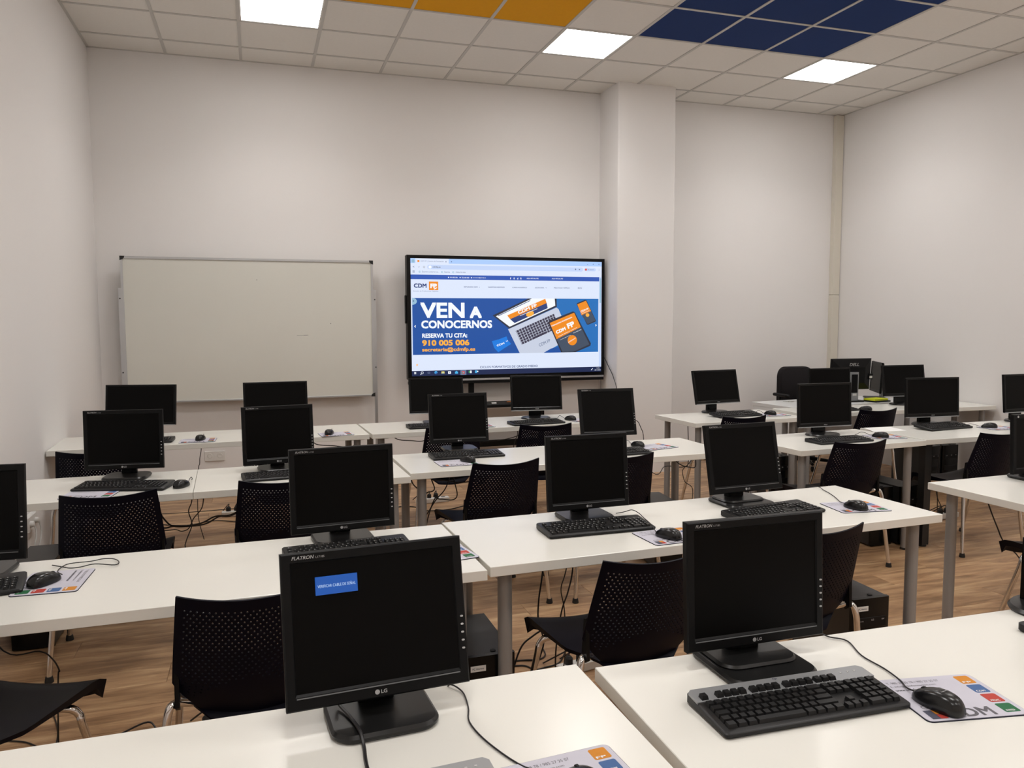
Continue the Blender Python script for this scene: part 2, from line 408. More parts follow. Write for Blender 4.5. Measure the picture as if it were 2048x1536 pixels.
def mon_parts(kind, wd, ht):
    key = (kind, round(wd, 3), round(ht, 3))
    if key in _mc: return _mc[key]
    d = {}
    if kind in ('lg', 'lgx', 'hp'): bl, bt, bb = .018, .019, .026
    elif kind == 'wide': bl, bt, bb = .013, .013, .014
    else: bl, bt, bb = .015, .015, .022
    d['housing'] = ring(wd, ht, bl, bt, bb, .022).mesh('housing', BLK2 if kind == 'asus' else BLK, 0)
    d['screen'] = MB().box(-wd/2+bl, wd/2-bl, .0038, .006, -ht/2+bb+.003, ht/2-bt-.001).mesh('screen', SCR, 0)
    # rear cover: tapering bulge
    mb = MB(); v = []; fs = []
    W, Hh = wd/2, ht/2
    for (a, b, y) in ((W-.004, Hh-.004, .020), (W*.82, Hh*.80, .040), (W*.55, Hh*.55, .050)):
        v += [(-a, y, -b), (a, y, -b), (a, y, b), (-a, y, b)]
    for k in range(2):
        for i in range(4): j = (i+1) % 4; fs.append((k*4+i, k*4+j, k*4+4+j, k*4+4+i))
    fs += [(0, 1, 2, 3), (8, 9, 10, 11)]
    d['rear_cover'] = mb.add(v, fs).mesh('rear_cover', BLK, 0)
    txt = MB(); front = Matrix.Translation((0, -.0006, 0)) @ MX
    if kind in ('lg', 'lgx'):
        put_text(txt, 'FLATRON', -W+.022, Hh-.0135, .043, .0068, front, .012, .25)
        put_text(txt, 'L1718S', -W+.068, Hh-.0132, .017, .004, front, 0)
        n = 20; v = [(.0048*math.cos(2*PI*i/n)-.009, .0048*math.sin(2*PI*i/n)-Hh+.012, 0) for i in range(n)]
        txt.add(v, [tuple(range(n))], front)
        put_text(txt, 'LG', -.0015, -Hh+.0085, .012, .0072, front, .02)
    elif kind == 'hp':
        n = 20; v = [(-W+.03+.0055*math.cos(2*PI*i/n), .0055*math.sin(2*PI*i/n)+Hh-.011, 0) for i in range(n)]
        txt.add(v, [tuple(range(n))], front)
    elif kind == 'asus':
        put_text(txt, 'ASUS', -.014, -Hh+.0085, .028, .007, front, .01)
    if txt.v: d['brand_print'] = txt.flat('brand_print', PRINT)
    if kind == 'asus' or kind == 'wide':
        d['bottom_strip'] = MB().box(-W+.001, W-.001, -.0012, .012, -Hh-.0035, -Hh+.0022).mesh('bottom_strip', SILV, 0)
    if kind == 'lg' or kind == 'lgx':
        bt_ = []
        for i in range(5): bt_.append(MB().prism(rrect(.006, .0035, .0015, 3), 0, .0016, 0, Matrix.Translation((W-.009, -.0003, -.015-.016*i)) @ MX).mesh('button', DOT, 0))
        d['_buttons'] = bt_
        d['bezel_glint'] = MB().box(-W+.020, W-.020, -.0016, .001, -Hh+.0225, -Hh+.0245).mesh('bezel_glint', GREYP, 0)  # grey strip drawing in the highlight along the lower bezel lip
    _mc[key] = d
    return d
_bc = {}
def base_parts(kind):
    if kind in _bc: return _bc[kind]
    b = {}
    if kind == 'lg':
        b['base'] = MB().prism(rrect(.212, .185, .045, 7), 0, .017, .006).mesh('base', BASEM, 40)
        b['neck'] = MB().prism(rrect(.075, .030, .008, 3, 0, .050), .012, .19, 0).mesh('neck', BLK2, 30)
    elif kind == 'lgx':                                 # base with a curved sloping deck
        mb = MB(); out = rrect(.225, .215, .04, 7)
        mb.prism(out, 0, .016, .006); mb.prism(rrect(.20, .15, .04, 7, 0, .025), .013, .024, .006)
        b['base'] = mb.mesh('base', BASEM, 40)
        b['neck'] = MB().prism(rrect(.085, .034, .008, 3, 0, .052), .014, .19, 0).mesh('neck', BLK2, 30)
    elif kind == 'asus':
        mb = MB(); mb.lathe([(.112, 0), (.115, .006), (.108, .014), (.05, .020)], 32, Matrix.Diagonal((1.05, .86, 1, 1)))
        b['base'] = mb.mesh('base', BASEM, 40)
        b['neck'] = MB().prism([(-.05, .035), (.05, .035), (.045, .065), (-.045, .065)], .014, .19).mesh('neck', BLK2, 30)
    elif kind == 'wide':
        b['base'] = MB().prism(rrect(.20, .17, .03, 6), 0, .012, .004).mesh('base', BASEM, 40)
        b['neck'] = MB().prism(rrect(.06, .025, .006, 3, 0, .05), .010, .19).mesh('neck', BLK2, 30)
    _bc[kind] = b
    return b
def monitor(label, kind, base, cen, yaw, tilt, wd, ht, z=ZT, group='desktop monitors on the desks', bk=None):
    t = thing('computer_monitor', label, 'monitor', (base[0], base[1], z), yaw, group)
    for k, me in base_parts(bk or {'hp': 'lg'}.get(kind, kind)).items(): link(k, me, t)
    d = mon_parts(kind, wd, ht)
    h = link('housing', d['housing'], t)
    cl = Matrix.Rotation(-R(yaw), 3, 'Z') @ Vector((cen[0]-base[0], cen[1]-base[1], 0))
    h.location = (cl.x, min(cl.y, .03)-.012, cen[2]-z); h.rotation_euler = (-R(tilt), 0, 0)
    for k in ('screen', 'rear_cover', 'brand_print', 'bottom_strip', 'bezel_glint'):
        if k in d: link(k, d[k], h)
    for me in d.get('_buttons', []): link('button', me, h)
    return t, h
A, B_, G5 = .366, .298, None
m1, h1 = monitor('black monitor at the front left showing a blue no-signal message box', 'lg', (.213, 1.53), (.211, 1.548, .932), 3.5, 12, A, B_)
bx = MB().box(-.118, -.036, -.0002, .0042, .063, .098).obj('message_box', glow('osd_blue', 6, 80, 166), h1, 0)
tm = MB(); put_text(tm, 'VERIFICAR CABLE DE SEÑAL', -.114, .077, .074, .0068, Matrix.Translation((0, -.0009, 0)) @ MX, .0)
link('message_text', tm.flat('message_text', glow('osd_text', 190, 215, 245)), h1)
monitor('black monitor at the front right behind the silver and black keyboard', 'lgx', (1.066, 1.50), (1.086, 1.529, .925), -.5, 2.7, A, B_)
monitor('black monitor at the front row right end, cut off by the picture edge', 'asus', (2.045, 1.53), (2.13, 1.53, .94), 0, 5, .36, B_)
monitor('black monitor in the second row cut off by the left picture edge', 'lg', (-.87, 2.825), (-.893, 2.80, .938), -5, 5, A, B_)
monitor('black monitor in the second row partly behind the front left monitor', 'lg', (.272, 2.866), (.271, 2.810, .935), 4.5, 3, A, B_)
monitor('black monitor in the second row on the left half of the centre desk', 'lg', (1.230, 2.87), (1.244, 2.875, .923), 1.0, 5.5, .354, B_)
monitor('black monitor in the second row leaning back on the right half of the centre desk', 'lgx', (1.970, 2.88), (1.990, 2.905, .933), 3.5, 12.3, .372, .295)
monitor('black monitor in the second row cut off by the right picture edge', 'hp', (3.65, 2.86), (3.655, 2.85, .917), 0, 3, .372, .292)
monitor('black monitor in the third row nearest the left wall', 'lg', (-.655, 4.36), (-.657, 4.335, .937), -7, 2.8, .373, B_)
monitor('black monitor in the third row below the middle of the whiteboard', 'lg', (.086, 4.34), (.087, 4.31, .931), 7, 5, A, .305)
monitor('black monitor in the third row on the left half of the centre desk', 'lg', (1.158, 4.65), (1.150, 4.63, .937), 0, 9, A, .30)
monitor('black monitor in the third row in front of the white pillar foot', 'lg', (2.10, 4.56), (2.105, 4.55, .944), -4, 14, .374, .302)
monitor('black widescreen monitor in the third row on the short right desk', 'asus', (3.66, 4.42), (3.655, 4.405, .947), -1.2, 3, .428, .294)
monitor('black widescreen monitor in the third row on the black-legged desk', 'asus', (4.76, 4.60), (4.755, 4.57, .947), -6, 3, .455, .291)
monitor('black widescreen monitor in the third row against the right picture edge', 'asus', (5.58, 4.52), (5.585, 4.50, .959), 0, 5, .43, .290)
monitor('black widescreen monitor in the last row nearest the left wall', 'wide', (-.785, 5.93), (-.781, 5.915, .957), -13.8, 7.7, .47, .278)
monitor('black widescreen monitor in the last row below the whiteboard middle', 'wide', (.11, 5.95), (.110, 5.93, .952), 2, 7, .447, .277)
monitor('black widescreen monitor in the last row below the left corner of the big screen', 'wide', (1.30, 5.95), (1.297, 5.92, .954), -4.5, 13, .422, .275)
monitor('black monitor in the last row below the right half of the big screen', 'asus', (2.118, 5.94), (2.120, 5.936, .946), -7.3, 10, .420, .282)
monitor('black monitor in the last row right of the pillar, turned and leaning back', 'asus', (3.70, 5.82), (3.69, 5.795, .960), 7, 13, .465, .286)
monitor('black monitor in the last row hiding the back of the teacher monitor', 'asus', (4.70, 5.62), (4.70, 5.61, .965), 0, 4, .435, .280, z=.752)
monitor('black widescreen monitor in the last row nearest the right wall', 'asus', (5.545, 5.65), (5.535, 5.640, .973), -4, 9, .445, .280, z=.752)

# teacher monitors, seen from behind
def rear_monitor(label, base, yaw, zc, wd, ht, tilt, logo):
    t = thing('computer_monitor', label, 'monitor', (base[0], base[1], ZT), yaw+180, 'teacher corner')
    mb = MB().prism(rrect(.24, .18, .02, 4), 0, .014, .004); mb.obj('base', BLK, t)
    post = MB().prism(rrect(.095, .030, .006, 3, 0, .065), .012, zc-ZT+.02).obj('stand_column', SILV, t)
    MB().box(-.033, .033, .079, .0835, .09, zc-ZT).obj('column_inlay', BLK, post)
    MB().box(-.022, .018, .0815, .085, .062, .082).obj('sticker', LABELM, post)
    h = ring(wd, ht, .016, .016, .020, .020).obj('housing', BLK, t, 0)
    h.location = (0, .0, zc-ZT); h.rotation_euler = (-R(tilt), 0, 0)
    MB().box(-wd/2+.016, wd/2-.016, .0038, .006, -ht/2+.02, ht/2-.016).obj('screen', SCR, h, 0)
    W, Hh = wd/2, ht/2; v = []; fs = []
    for (a, b0, b1, y) in ((W-.003, Hh-.003, Hh-.003, .019), (W-.008, Hh-.008, Hh-.008, .024), (W*.62, Hh*.55, Hh*.45, .050)):
        v += [(-a, y, -b0), (a, y, -b0), (a, y, b1), (-a, y, b1)]
    for k in range(2):
        for i in range(4): j = (i+1) % 4; fs.append((k*4+i, k*4+j, k*4+4+j, k*4+4+i))
    fs += [(0, 1, 2, 3), (8, 9, 10, 11)]
    rc = MB().add(v, fs).obj('rear_cover', BLK, h, 0)
    if logo:
        tx = MB(); put_text(tx, 'DELL', -.052, .088, .104, .030, Matrix.Translation((0, .0385, .0)) @ Matrix.Rotation(PI, 4, 'Z') @ Matrix.Rotation(PI/2-R(-16), 4, 'X'), .02)
        link('brand_print', tx.flat('brand_print', PRINT), h)
        MB().box(-W-.012, -W+.03, .030, .040, -.05, .005).obj('mounting_clip', BLK, h, 0)
        MB().box(-W-.006, -W+.024, .0395, .042, -.04, -.018).obj('label_sticker', LABELM, h, 0)
    return t
rear_monitor('black monitor seen from behind with white DELL lettering', (5.40, 6.17), -4, 1.0, .44, .30, 4, True)
rear_monitor('black monitor seen edge-on between two others on the teacher desk', (5.85, 6.32), 60, .950, .42, .30, 3, False)

# ------------------------------------------------------------------ keyboards
def key_layout():
    """(x, row, width) in key units; row 0 = space row, 5 = function row"""
    K = []
    def row(r_, ws, x=0):
        for w_ in ws:
            if w_ > 0: K.append((x, r_, w_))
            x += abs(w_)
    row(5, [1, -1, 1, 1, 1, 1, -.5, 1, 1, 1, 1, -.5, 1, 1, 1, 1])
    row(4, [1]*13+[2]); row(3, [1.5]+[1]*12+[1.5]); row(2, [1.75]+[1]*11+[2.25]); row(1, [1.25]+[1]*11+[2.75]); row(0, [1.25, 1.25, 1.25, 6.25, 1.25, 1.25, 1.25, 1.25])
    for r_ in (5, 4, 3): row(r_, [1, 1, 1], 15.25)
    row(1, [1], 16.25); row(0, [1, 1, 1], 15.25)
    for r_ in (4, 3, 2, 1): row(r_, [1, 1, 1] if r_ in (3, 2, 1) else [1, 1, 1, 1], 18.5)
    row(3, [1], 21.5); row(2, [1], 21.5); row(1, [1], 21.5); row(0, [2, 1, 1], 18.5)
    return K
KEYS = key_layout()
KW, KD = .430, .158
PIT_ = .0178
def cap(mb, x, y, wd, dp, z, h=.0065, M=None):
    a = .0018; v = [(x, y, z), (x+wd, y, z), (x+wd, y+dp, z), (x, y+dp, z), (x+a, y+a, z+h), (x+wd-a, y+a, z+h), (x+wd-a, y+dp-a*.8, z+h*1.05), (x+a, y+dp-a*.8, z+h*1.05)]
    mb.add(v, [(4, 5, 6, 7), (0, 1, 5, 4), (1, 2, 6, 5), (2, 3, 7, 6), (3, 0, 4, 7)], M)
def ztop(y): return .013 + (y+KD/2)/KD*.011
def kpos(x, r_): return (-KW/2+.014+x*PIT_, -KD/2+.014+r_*.0186+(.007 if r_ == 5 else 0))
_k = {}
def keyboard(label, c, yaw, z=ZT, kind='plain', tilt=0, group='desktop keyboards'):
    t = thing('keyboard', label, 'keyboard', (c[0], c[1], z), yaw, group)
    if tilt: t.rotation_euler.x = R(tilt); t.location.z += KD/2*math.sin(R(tilt))
    if 'body' not in _k:
        out = rrect(KW, KD, .010, 4)
        mb = MB(); n = len(out)
        ins = inset(out, .004)
        v = [(p[0], p[1], .001) for p in ins]+[(p[0], p[1], .005) for p in out]+[(p[0], p[1], ztop(p[1])-.003) for p in out]+[(p[0], p[1], ztop(p[1])) for p in ins]
        fs = []
        for k in range(3):
            for i in range(n): j = (i+1) % n; fs.append((k*n+i, k*n+j, (k+1)*n+j, (k+1)*n+i))
        fs += [tuple(range(n-1, -1, -1)), tuple(3*n+i for i in range(n))]
        _k['body'] = mb.add(v, fs).mesh('body', KBB, 40)
        mk = MB()
        for (x, r_, w_) in KEYS:
            px, py_ = kpos(x, r_); cap(mk, px, py_, w_*PIT_-.0024, .0160, ztop(py_+.008)-.001)
        _k['keys'] = mk.mesh('keys', KEYM, 0)
        lg = MB()
        for (x, r_, w_) in KEYS:
            if w_ < 1.3:
                px, py_ = kpos(x, r_); lg.add([(px+.004, py_+.008, 0), (px+.0075, py_+.008, 0), (px+.0075, py_+.0125, 0), (px+.004, py_+.0125, 0)], [(0, 1, 2, 3)], Matrix.Translation((0, 0, ztop(py_+.008)+.0062)))
        _k['legends'] = lg.flat('legends', DOT)
    link('body', _k['body'], t)
    if kind == 'plain':
        tag(link('keys', _k['keys'], t), kind='stuff')
        tag(link('legends', _k['legends'], t), kind='stuff')
    else:
        # silver band across the function row, light indicators, individual key caps
        y0 = kpos(0, 5)[1]-.004; yb = KD/2-.0006
        mb = MB(); out = [(-KW/2+.0006, y0), (KW/2-.0006, y0), (KW/2-.0006, yb-.010), (KW/2-.010, yb), (-KW/2+.010, yb), (-KW/2+.0006, yb-.010)]
        v = [(p[0], p[1], ztop(p[1])-.004) for p in out]+[(p[0], p[1], ztop(p[1])+.0018) for p in out]; n = len(out)
        mb.add(v, [tuple(range(n-1, -1, -1)), tuple(range(n, 2*n))]+[(i, (i+1) % n, n+(i+1) % n, n+i) for i in range(n)])
        mb.obj('silver_band', SILV, t, 0)
        for i in range(3): MB().box(.148+.018*i, .153+.018*i, KD/2-.022, KD/2-.018, ztop(KD/2-.02)+.001, ztop(KD/2-.02)+.0024).obj('indicator_lamp', DOT, t, 0)
        tx = MB(); put_text(tx, 'hp', -.012, KD/2-.0115, .011, .0085, Matrix.Translation((0, 0, ztop(KD/2-.008)+.0024)), .02, .2)
        link('brand_print', tx.flat('brand_print', PDARK), t)
        if kind == 'individual':
            cm = {}
            for (x, r_, w_) in KEYS:
                px, py_ = kpos(x, r_)
                kk = round(w_, 2)
                if kk not in cm:
                    mk = MB(); cap(mk, 0, 0, w_*PIT_-.0024, .0160, 0, .0085); cm[kk] = mk.mesh('key', KEYM, 0)
                o = link('key', cm[kk], t); o.location = (px, py_, ztop(py_+.008)-.001+(.002 if r_ == 5 else 0))
        else: tag(link('keys', _k['keys'], t), kind='stuff')
    return t
keyboard('black keyboard with silver top band at the front right', (1.037, 1.303), -1.7, kind='individual')
keyboard('keyboard with silver top band whose corner shows at the bottom picture edge', (.155, 1.192), 3, kind='hp')
keyboard('black keyboard whose tip shows at the right edge of the front desk', (2.035, 1.375), -1)
keyboard('black keyboard in the second row cut off by the left picture edge', (-.904, 2.625), 9)
keyboard('black keyboard in the second row half hidden behind the front left monitor', (.277, 2.688), 5.5)
keyboard('black keyboard in the second row before the centre desk left monitor', (1.201, 2.690), -.5)
keyboard('black keyboard in the second row half hidden behind the front right monitor', (1.985, 2.675), 9)
keyboard('black keyboard in the second row at the right picture edge', (3.74, 2.685), 3)
keyboard('black keyboard in the third row slanted before the monitor near the left wall', (-.631, 4.095), -15)
keyboard('black keyboard in the third row half hidden behind a second-row monitor', (.117, 4.125), 5)
keyboard('black keyboard in the third row with a mouse sitting at its front edge', (1.14, 4.40), 1)
keyboard('black keyboard in the third row peeking out beside the centre monitor of row two', (1.990, 4.19), 3)
keyboard('black keyboard in the third row on the short right desk', (3.570, 4.150), 2)
keyboard('black keyboard in the third row on the black-legged desk, tilted on its feet', (4.70, 4.405), 6, tilt=5)
keyboard('black keyboard in the last row below the left widescreen monitor', (-.768, 5.63), -3)
keyboard('black keyboard in the last row below the left corner of the big screen', (1.245, 5.71), 0)
keyboard('black keyboard in the last row below the right half of the big screen', (2.015, 5.640), 5)
keyboard('black keyboard in the last row right of the pillar, tilted on its feet', (3.715, 5.53), 6, tilt=5)
keyboard('black keyboard in the last row before the teacher corner', (4.62, 5.45), 4, z=.752)

# ------------------------------------------------------------------ mouse pads
def printquad(mb, x0, x1, y0, y1, z=0): mb.add([(x0, y0, z), (x1, y0, z), (x1, y1, z), (x0, y1, z)], [(0, 1, 2, 3)])
PDW, PDD = .225, .182
_p = {}
def pad(label, c, yaw, z=ZT, clip=False):
    t = thing('mouse_pad', label, 'mouse pad', (c[0], c[1], z), yaw, 'printed mouse pads')
    if 'top' not in _p:
        out = rrect(PDW, PDD, .012, 4)
        _p['base'] = MB().prism(out, 0, .0024).mesh('base', PADE, 0)
        _p['top'] = MB().prism(inset(out, .0012), .0020, .0030).mesh('cloth_top', PADW, 0)
        z = .0033; T = Matrix.Translation((0, 0, z))
        sq = []
        for i, m in enumerate((PO, PB, PR, PG)):
            mb = MB(); y1 = .082-.0415*i; mb.prism(rrect(.034, .035, .004, 3, .084, y1-.0175), .0028, z)
            sq.append(mb.mesh('printed_square', m, 0))
        _p['sq'] = sq
        tx = MB()
        for i, s_ in enumerate(('FP', 'CDM', 'MEDAC', 'AVANZA')): put_text(tx, s_, .071, .050-.0415*i, .020, .0065, Matrix.Translation((0, 0, z+.0004)), .02)
        _p['wt'] = tx.flat('square_lettering', PWHITE)
        tg = MB(); put_text(tg, 'CDM', -.055, -.083, .100, .034, T, .022)
        _p['cdm'] = tg.flat('big_lettering', PGREY)
        t2 = MB(); put_text(t2, 'GRUPO', -.092, -.043, .065, .013, T, 0)
        put_text(t2, 'T. 985 33 33 78 / 985 27 25 07', -.098, .066, .122, .0085, T, .0); put_text(t2, 'E. info@cdmformacion.com', -.098, .050, .105, .0085, T, 0)
        put_text(t2, 'www.cdmformacion.com', -.098, .034, .105, .0085, T, .02)
        _p['small'] = t2.flat('small_lettering', PGREY)
        lg = MB(); printquad(lg, -.098, -.064, -.083, -.049, z); _p['logo'] = lg.flat('logo_square', PDARK)
        l2 = MB(); printquad(l2, -.080, -.064, -.065, -.049, z+.0003); _p['logo_o'] = l2.flat('logo_corner', PO)
        l3 = MB(); printquad(l3, -.080, -.064, -.083, -.067, z+.0003); _p['logo_r'] = l3.flat('logo_corner', PR)
    link('base', _p['base'], t); top = link('cloth_top', _p['top'], t)
    for me in _p['sq']: link('printed_square', me, top)
    for k in ('wt', 'cdm', 'small', 'logo', 'logo_o', 'logo_r'):
        o = link(_p[k].name.split('.')[0], _p[k], top)
        if k in ('wt', 'small'): tag(o, kind='stuff')
    return t
pad('printed mouse pad under the mouse beside the silver-banded keyboard at front right', (1.362, 1.232), -10)
pad('printed mouse pad at the bottom picture edge with an orange square corner', (.494, 1.192), 4)
pad('printed mouse pad turned sideways under the mouse at the left picture edge', (-.615, 2.662), -93)
pad('printed mouse pad at the gap between the two left second-row desks', (.563, 2.560), 10)
pad('printed mouse pad in the second row half hidden behind the front right monitor', (1.420, 2.515), 3)
pad('printed mouse pad lying free near the right end of the second-row centre desk', (2.382, 2.663), -8)
pad('printed mouse pad in the third row peeking over the chair near the left wall', (-.755, 3.995), -9)
pad('printed mouse pad in the third row below the mouse, half under a keyboard', (1.035, 4.215), 2)
pad('printed mouse pad in the third row at the right end of the centre desk', (2.345, 4.345), 15)
pad('printed mouse pad in the third row at the seam of the two right desks', (3.995, 4.215), -14)
pad('printed mouse pad in the third row on the black-legged desk', (5.085, 4.285), -4)
pad('printed mouse pad in the last row beside the left widescreen monitor', (-.400, 5.578), -2)
pad('printed mouse pad in the last row at the right end of the left desk', (.500, 5.572), 5)
pad('printed mouse pad in the last row peeking past a third-row monitor', (1.555, 5.645), 0)
pad('printed mouse pad in the last row at the right end of the centre desk', (2.435, 5.72), 6)
pad('printed mouse pad in the last row on the short desk by the pillar', (4.055, 5.495), -8)

# ------------------------------------------------------------------ mice
_mm = {}
def mouse(label, c, head, z=ZT, onpad=True, cord=None):
    zz = z+(.0034 if onpad else .0002)
    t = thing('computer_mouse', label, 'mouse', (c[0], c[1], zz), head, 'black computer mice')
    if not _mm:
        L_, W_, H_ = .108, .060, .037; nu, nv = 20, 12; v = []; fs = []
        for j in range(nv+1):
            ph = (j/nv)*PI/2
            for i in range(nu):
                a = 2*PI*i/nu; ca, sa = math.cos(a), math.sin(a)
                ex = math.copysign(abs(ca)**.8, ca); ey = math.copysign(abs(sa)**.85, sa)
                rr = math.cos(ph)**.55 if j < nv else 0
                y = ey*rr*L_/2; x = ex*rr*W_/2*(1-.10*max(0, y/(L_/2)))*(1-.06*(1-abs(y)/(L_/2)))
                hh = H_*(1-.33*max(0, (y+.01)/(L_/2))**1.4) if y > -.01 else H_
                v.append((x, y, .003+math.sin(ph)**.85*(hh-.003)))
        for j in range(nv):
            for i in range(nu): k = (i+1) % nu; fs.append((j*nu+i, j*nu+k, (j+1)*nu+k, (j+1)*nu+i))
        b0 = len(v)
        for i in range(nu): x, y, _ = v[i]; v.append((x*.94, y*.96, 0))
        for i in range(nu): k = (i+1) % nu; fs.append((b0+i, b0+k, k, i))
        fs.append(tuple(b0+i for i in range(nu-1, -1, -1)))
        _mm['shell'] = MB().add(v, fs).mesh('shell', MOUSEM, 50)
        mb = MB(); mb.lathe([(.0075, -.003), (.0085, -.002), (.0085, .002), (.0075, .003)], 14, Matrix.Translation((0, .030, .0212)) @ Matrix.Rotation(PI/2, 4, 'Y'))
        _mm['wheel'] = mb.mesh('wheel', RUBBER, 30)
        tx = MB(); put_text(tx, 'logitech', -.010, 0, .020, .0045, Matrix.Translation((0, -.014, .0377)), .01)
        _mm['brand_print'] = tx.flat('brand_print', PRINT)
    for k, me in _mm.items(): link(k, me, t)
    if cord is None:
        s_ = 1 if head > 0 else -1
        loc = [(0, .050, .012), (.004*s_, .068, .010), (.012*s_, .095, .020), (.020*s_, .125, .022), (.030*s_, .150, .006), (.045*s_, .165, .002-(.0034 if onpad else 0)+.0034*0)]
    else:
        Mi = (Matrix.Translation((c[0], c[1], zz)) @ Matrix.Rotation(R(head), 4, 'Z')).inverted()
        loc = [Mi @ Vector(p) for p in cord]
    MB().tube(loc, .0017, 6, None, 5).obj('cord', CAB, t)
    return t
mouse('black mouse on the printed pad at the front right', (1.302, 1.205), 10, cord=[(1.295, 1.255, .748), (1.300, 1.285, .742), (1.317, 1.32, .740), (1.331, 1.382, .738), (1.333, 1.453, .738), (1.361, 1.533, .738), (1.334, 1.566, .739), (1.325, 1.615, .735), (1.32, 1.63, .69)])
mouse('black mouse just below the bottom picture edge on the left front desk', (.505, 1.165), 8, cord=[(.50,1.216,.748),(.47,1.235,.742),(.429,1.264,.738),(.39,1.361,.738),(.376,1.445,.738),(.389,1.506,.738),(.394,1.575,.738),(.373,1.612,.739),(.37,1.63,.69)])
mouse('black mouse on the sideways printed pad at the left picture edge', (-.638, 2.648), -35, cord=[(-.60, 2.695, .748), (-.622, 2.74, .745), (-.624, 2.80, .741), (-.607, 2.835, .741), (-.545, 2.842, .741), (-.513, 2.858, .741), (-.478, 2.845, .741), (-.457, 2.804, .741), (-.465, 2.773, .741), (-.528, 2.805, .741), (-.566, 2.784, .741), (-.595, 2.782, .741), (-.62, 2.802, .741), (-.658, 2.835, .741)])
mouse('black mouse in the second row beside the front right monitor', (1.400, 2.492), 24, cord=[(1.375, 2.54, .75), (1.388, 2.609, .762), (1.400, 2.690, .766), (1.418, 2.763, .764), (1.412, 2.81, .766), (1.40, 2.85, .750), (1.375, 2.88, .738)])
mouse('black mouse on the pad near the right end of the second-row centre desk', (2.357, 2.632), 12, cord=[(2.345, 2.68, .75), (2.375, 2.745, .741), (2.42, 2.825, .738), (2.456, 2.909, .738), (2.477, 2.975, .738), (2.49, 3.02, .741), (2.46, 3.055, .737), (2.43, 3.072, .69)])
mouse('black mouse in the third row beside the slanted keyboard by the left wall', (-.370, 4.035), -25, onpad=False)
mouse('black mouse in the third row touching the front edge of a keyboard', (1.100, 4.222), 28)
mouse('black mouse in the third row behind a keyboard beside the pillar monitor', (2.235, 4.378), 14)
mouse('black mouse in the third row on the short right desk', (3.945, 4.200), 38)
mouse('black mouse in the third row on the black-legged desk', (5.025, 4.310), 62)
mouse('black mouse in the last row beside the left widescreen monitor', (-.385, 5.590), -15)
mouse('black mouse in the last row at the right end of the left desk', (.455, 5.570), -22)
mouse('black mouse in the last row at the right end of the centre desk', (2.335, 5.735), 30, onpad=True)
mouse('black mouse in the last row on the short desk by the pillar', (4.025, 5.500), 24)
mouse('black mouse in the last row before the teacher corner', (4.905, 5.40), 50, z=.752, onpad=False)

# ------------------------------------------------------------------ chairs
def back_pt(uu, v):
    """u in -1..1, v in 0..1 -> point on the centre surface of the backrest"""
    if v < .30: hw = .085+(.213-.085)*(v/.30)**.62
    else: hw = .213-.026*((v-.30)/.70)**1.1
    zt = .806-.016*(1-uu*uu); zb = .418
    z = zb+v*(zt-zb)
    x = uu*hw
    y = -.205-.105*v+.042*(x/.19)**2 - (.02*(1-v/.3)**2*-1.2 if v < .3 else 0)
    return Vector((x, y, z))
def back_mesh():
    nx, nr = 24, 36
    ux = [-1+2*i/nx for i in range(nx+1)]
    verts = {}; V = []; F = []
    th = .0045
    def P(i2, j2):        # half-cell lattice
        k = (i2, j2)
        if k not in verts:
            uu = -1+i2/nx; v = j2/(2*nr); p = back_pt(uu, v); verts[k] = len(V); V.append(p)
        return verts[k]
    loops = []
    for j in range(nr):
        off = j % 2
        i = 0
        start = 0
        cells = []
        if off: cells.append((0, 1))
        a = off
        while a+2 <= 2*nx: cells.append((a, 2)); a += 2
        if a < 2*nx: cells.append((a, 1))
        for (a, n) in cells:
            j0, j1 = 2*j, 2*j+2
            if n == 1:
                F.append([P(a, j0), P(a+1, j0), P(a+1, j1), P(a, j1)]); continue
            uc = -1+(a+1)/nx; vc = (j0+1)/(2*nr)
            ring8 = [P(a, j0), P(a+1, j0), P(a+2, j0), P(a+2, j1), P(a+1, j1), P(a, j1)]
            hole = .17+.20*(1-abs(uc)) < vc < .93 and abs(uc) < .89
            if not hole: F.append(ring8); continue
            # six-sided hole
            cc = back_pt(uc, vc); hu = 1.0/nx; hv = 1.0/(2*nr)
            hs = []
            for (du, dv) in ((-.42, -.30), (0, -.55), (.42, -.30), (.42, .30), (0, .55), (-.42, .30)):
                hs.append(len(V)); V.append(back_pt(uc+du*hu*.72, vc+dv*hv*1.05))
            for q in range(6): F.append([ring8[q], ring8[(q+1) % 6], hs[(q+1) % 6], hs[q]])
    me = bpy.data.meshes.new('backrest'); me.from_pydata([tuple(p) for p in V], [], F); me.validate()
    bm = bmesh.new(); bm.from_mesh(me)
    bmesh.ops.recalc_face_normals(bm, faces=bm.faces)
    bmesh.ops.solidify(bm, geom=bm.faces[:]+bm.edges[:]+bm.verts[:], thickness=.0055)
    bmesh.ops.recalc_face_normals(bm, faces=bm.faces)
    bm.to_mesh(me); bm.free(); me.materials.append(NAVY)
    for p in me.polygons: p.use_smooth = True
    me.set_sharp_from_angle(angle=R(35))
    return me
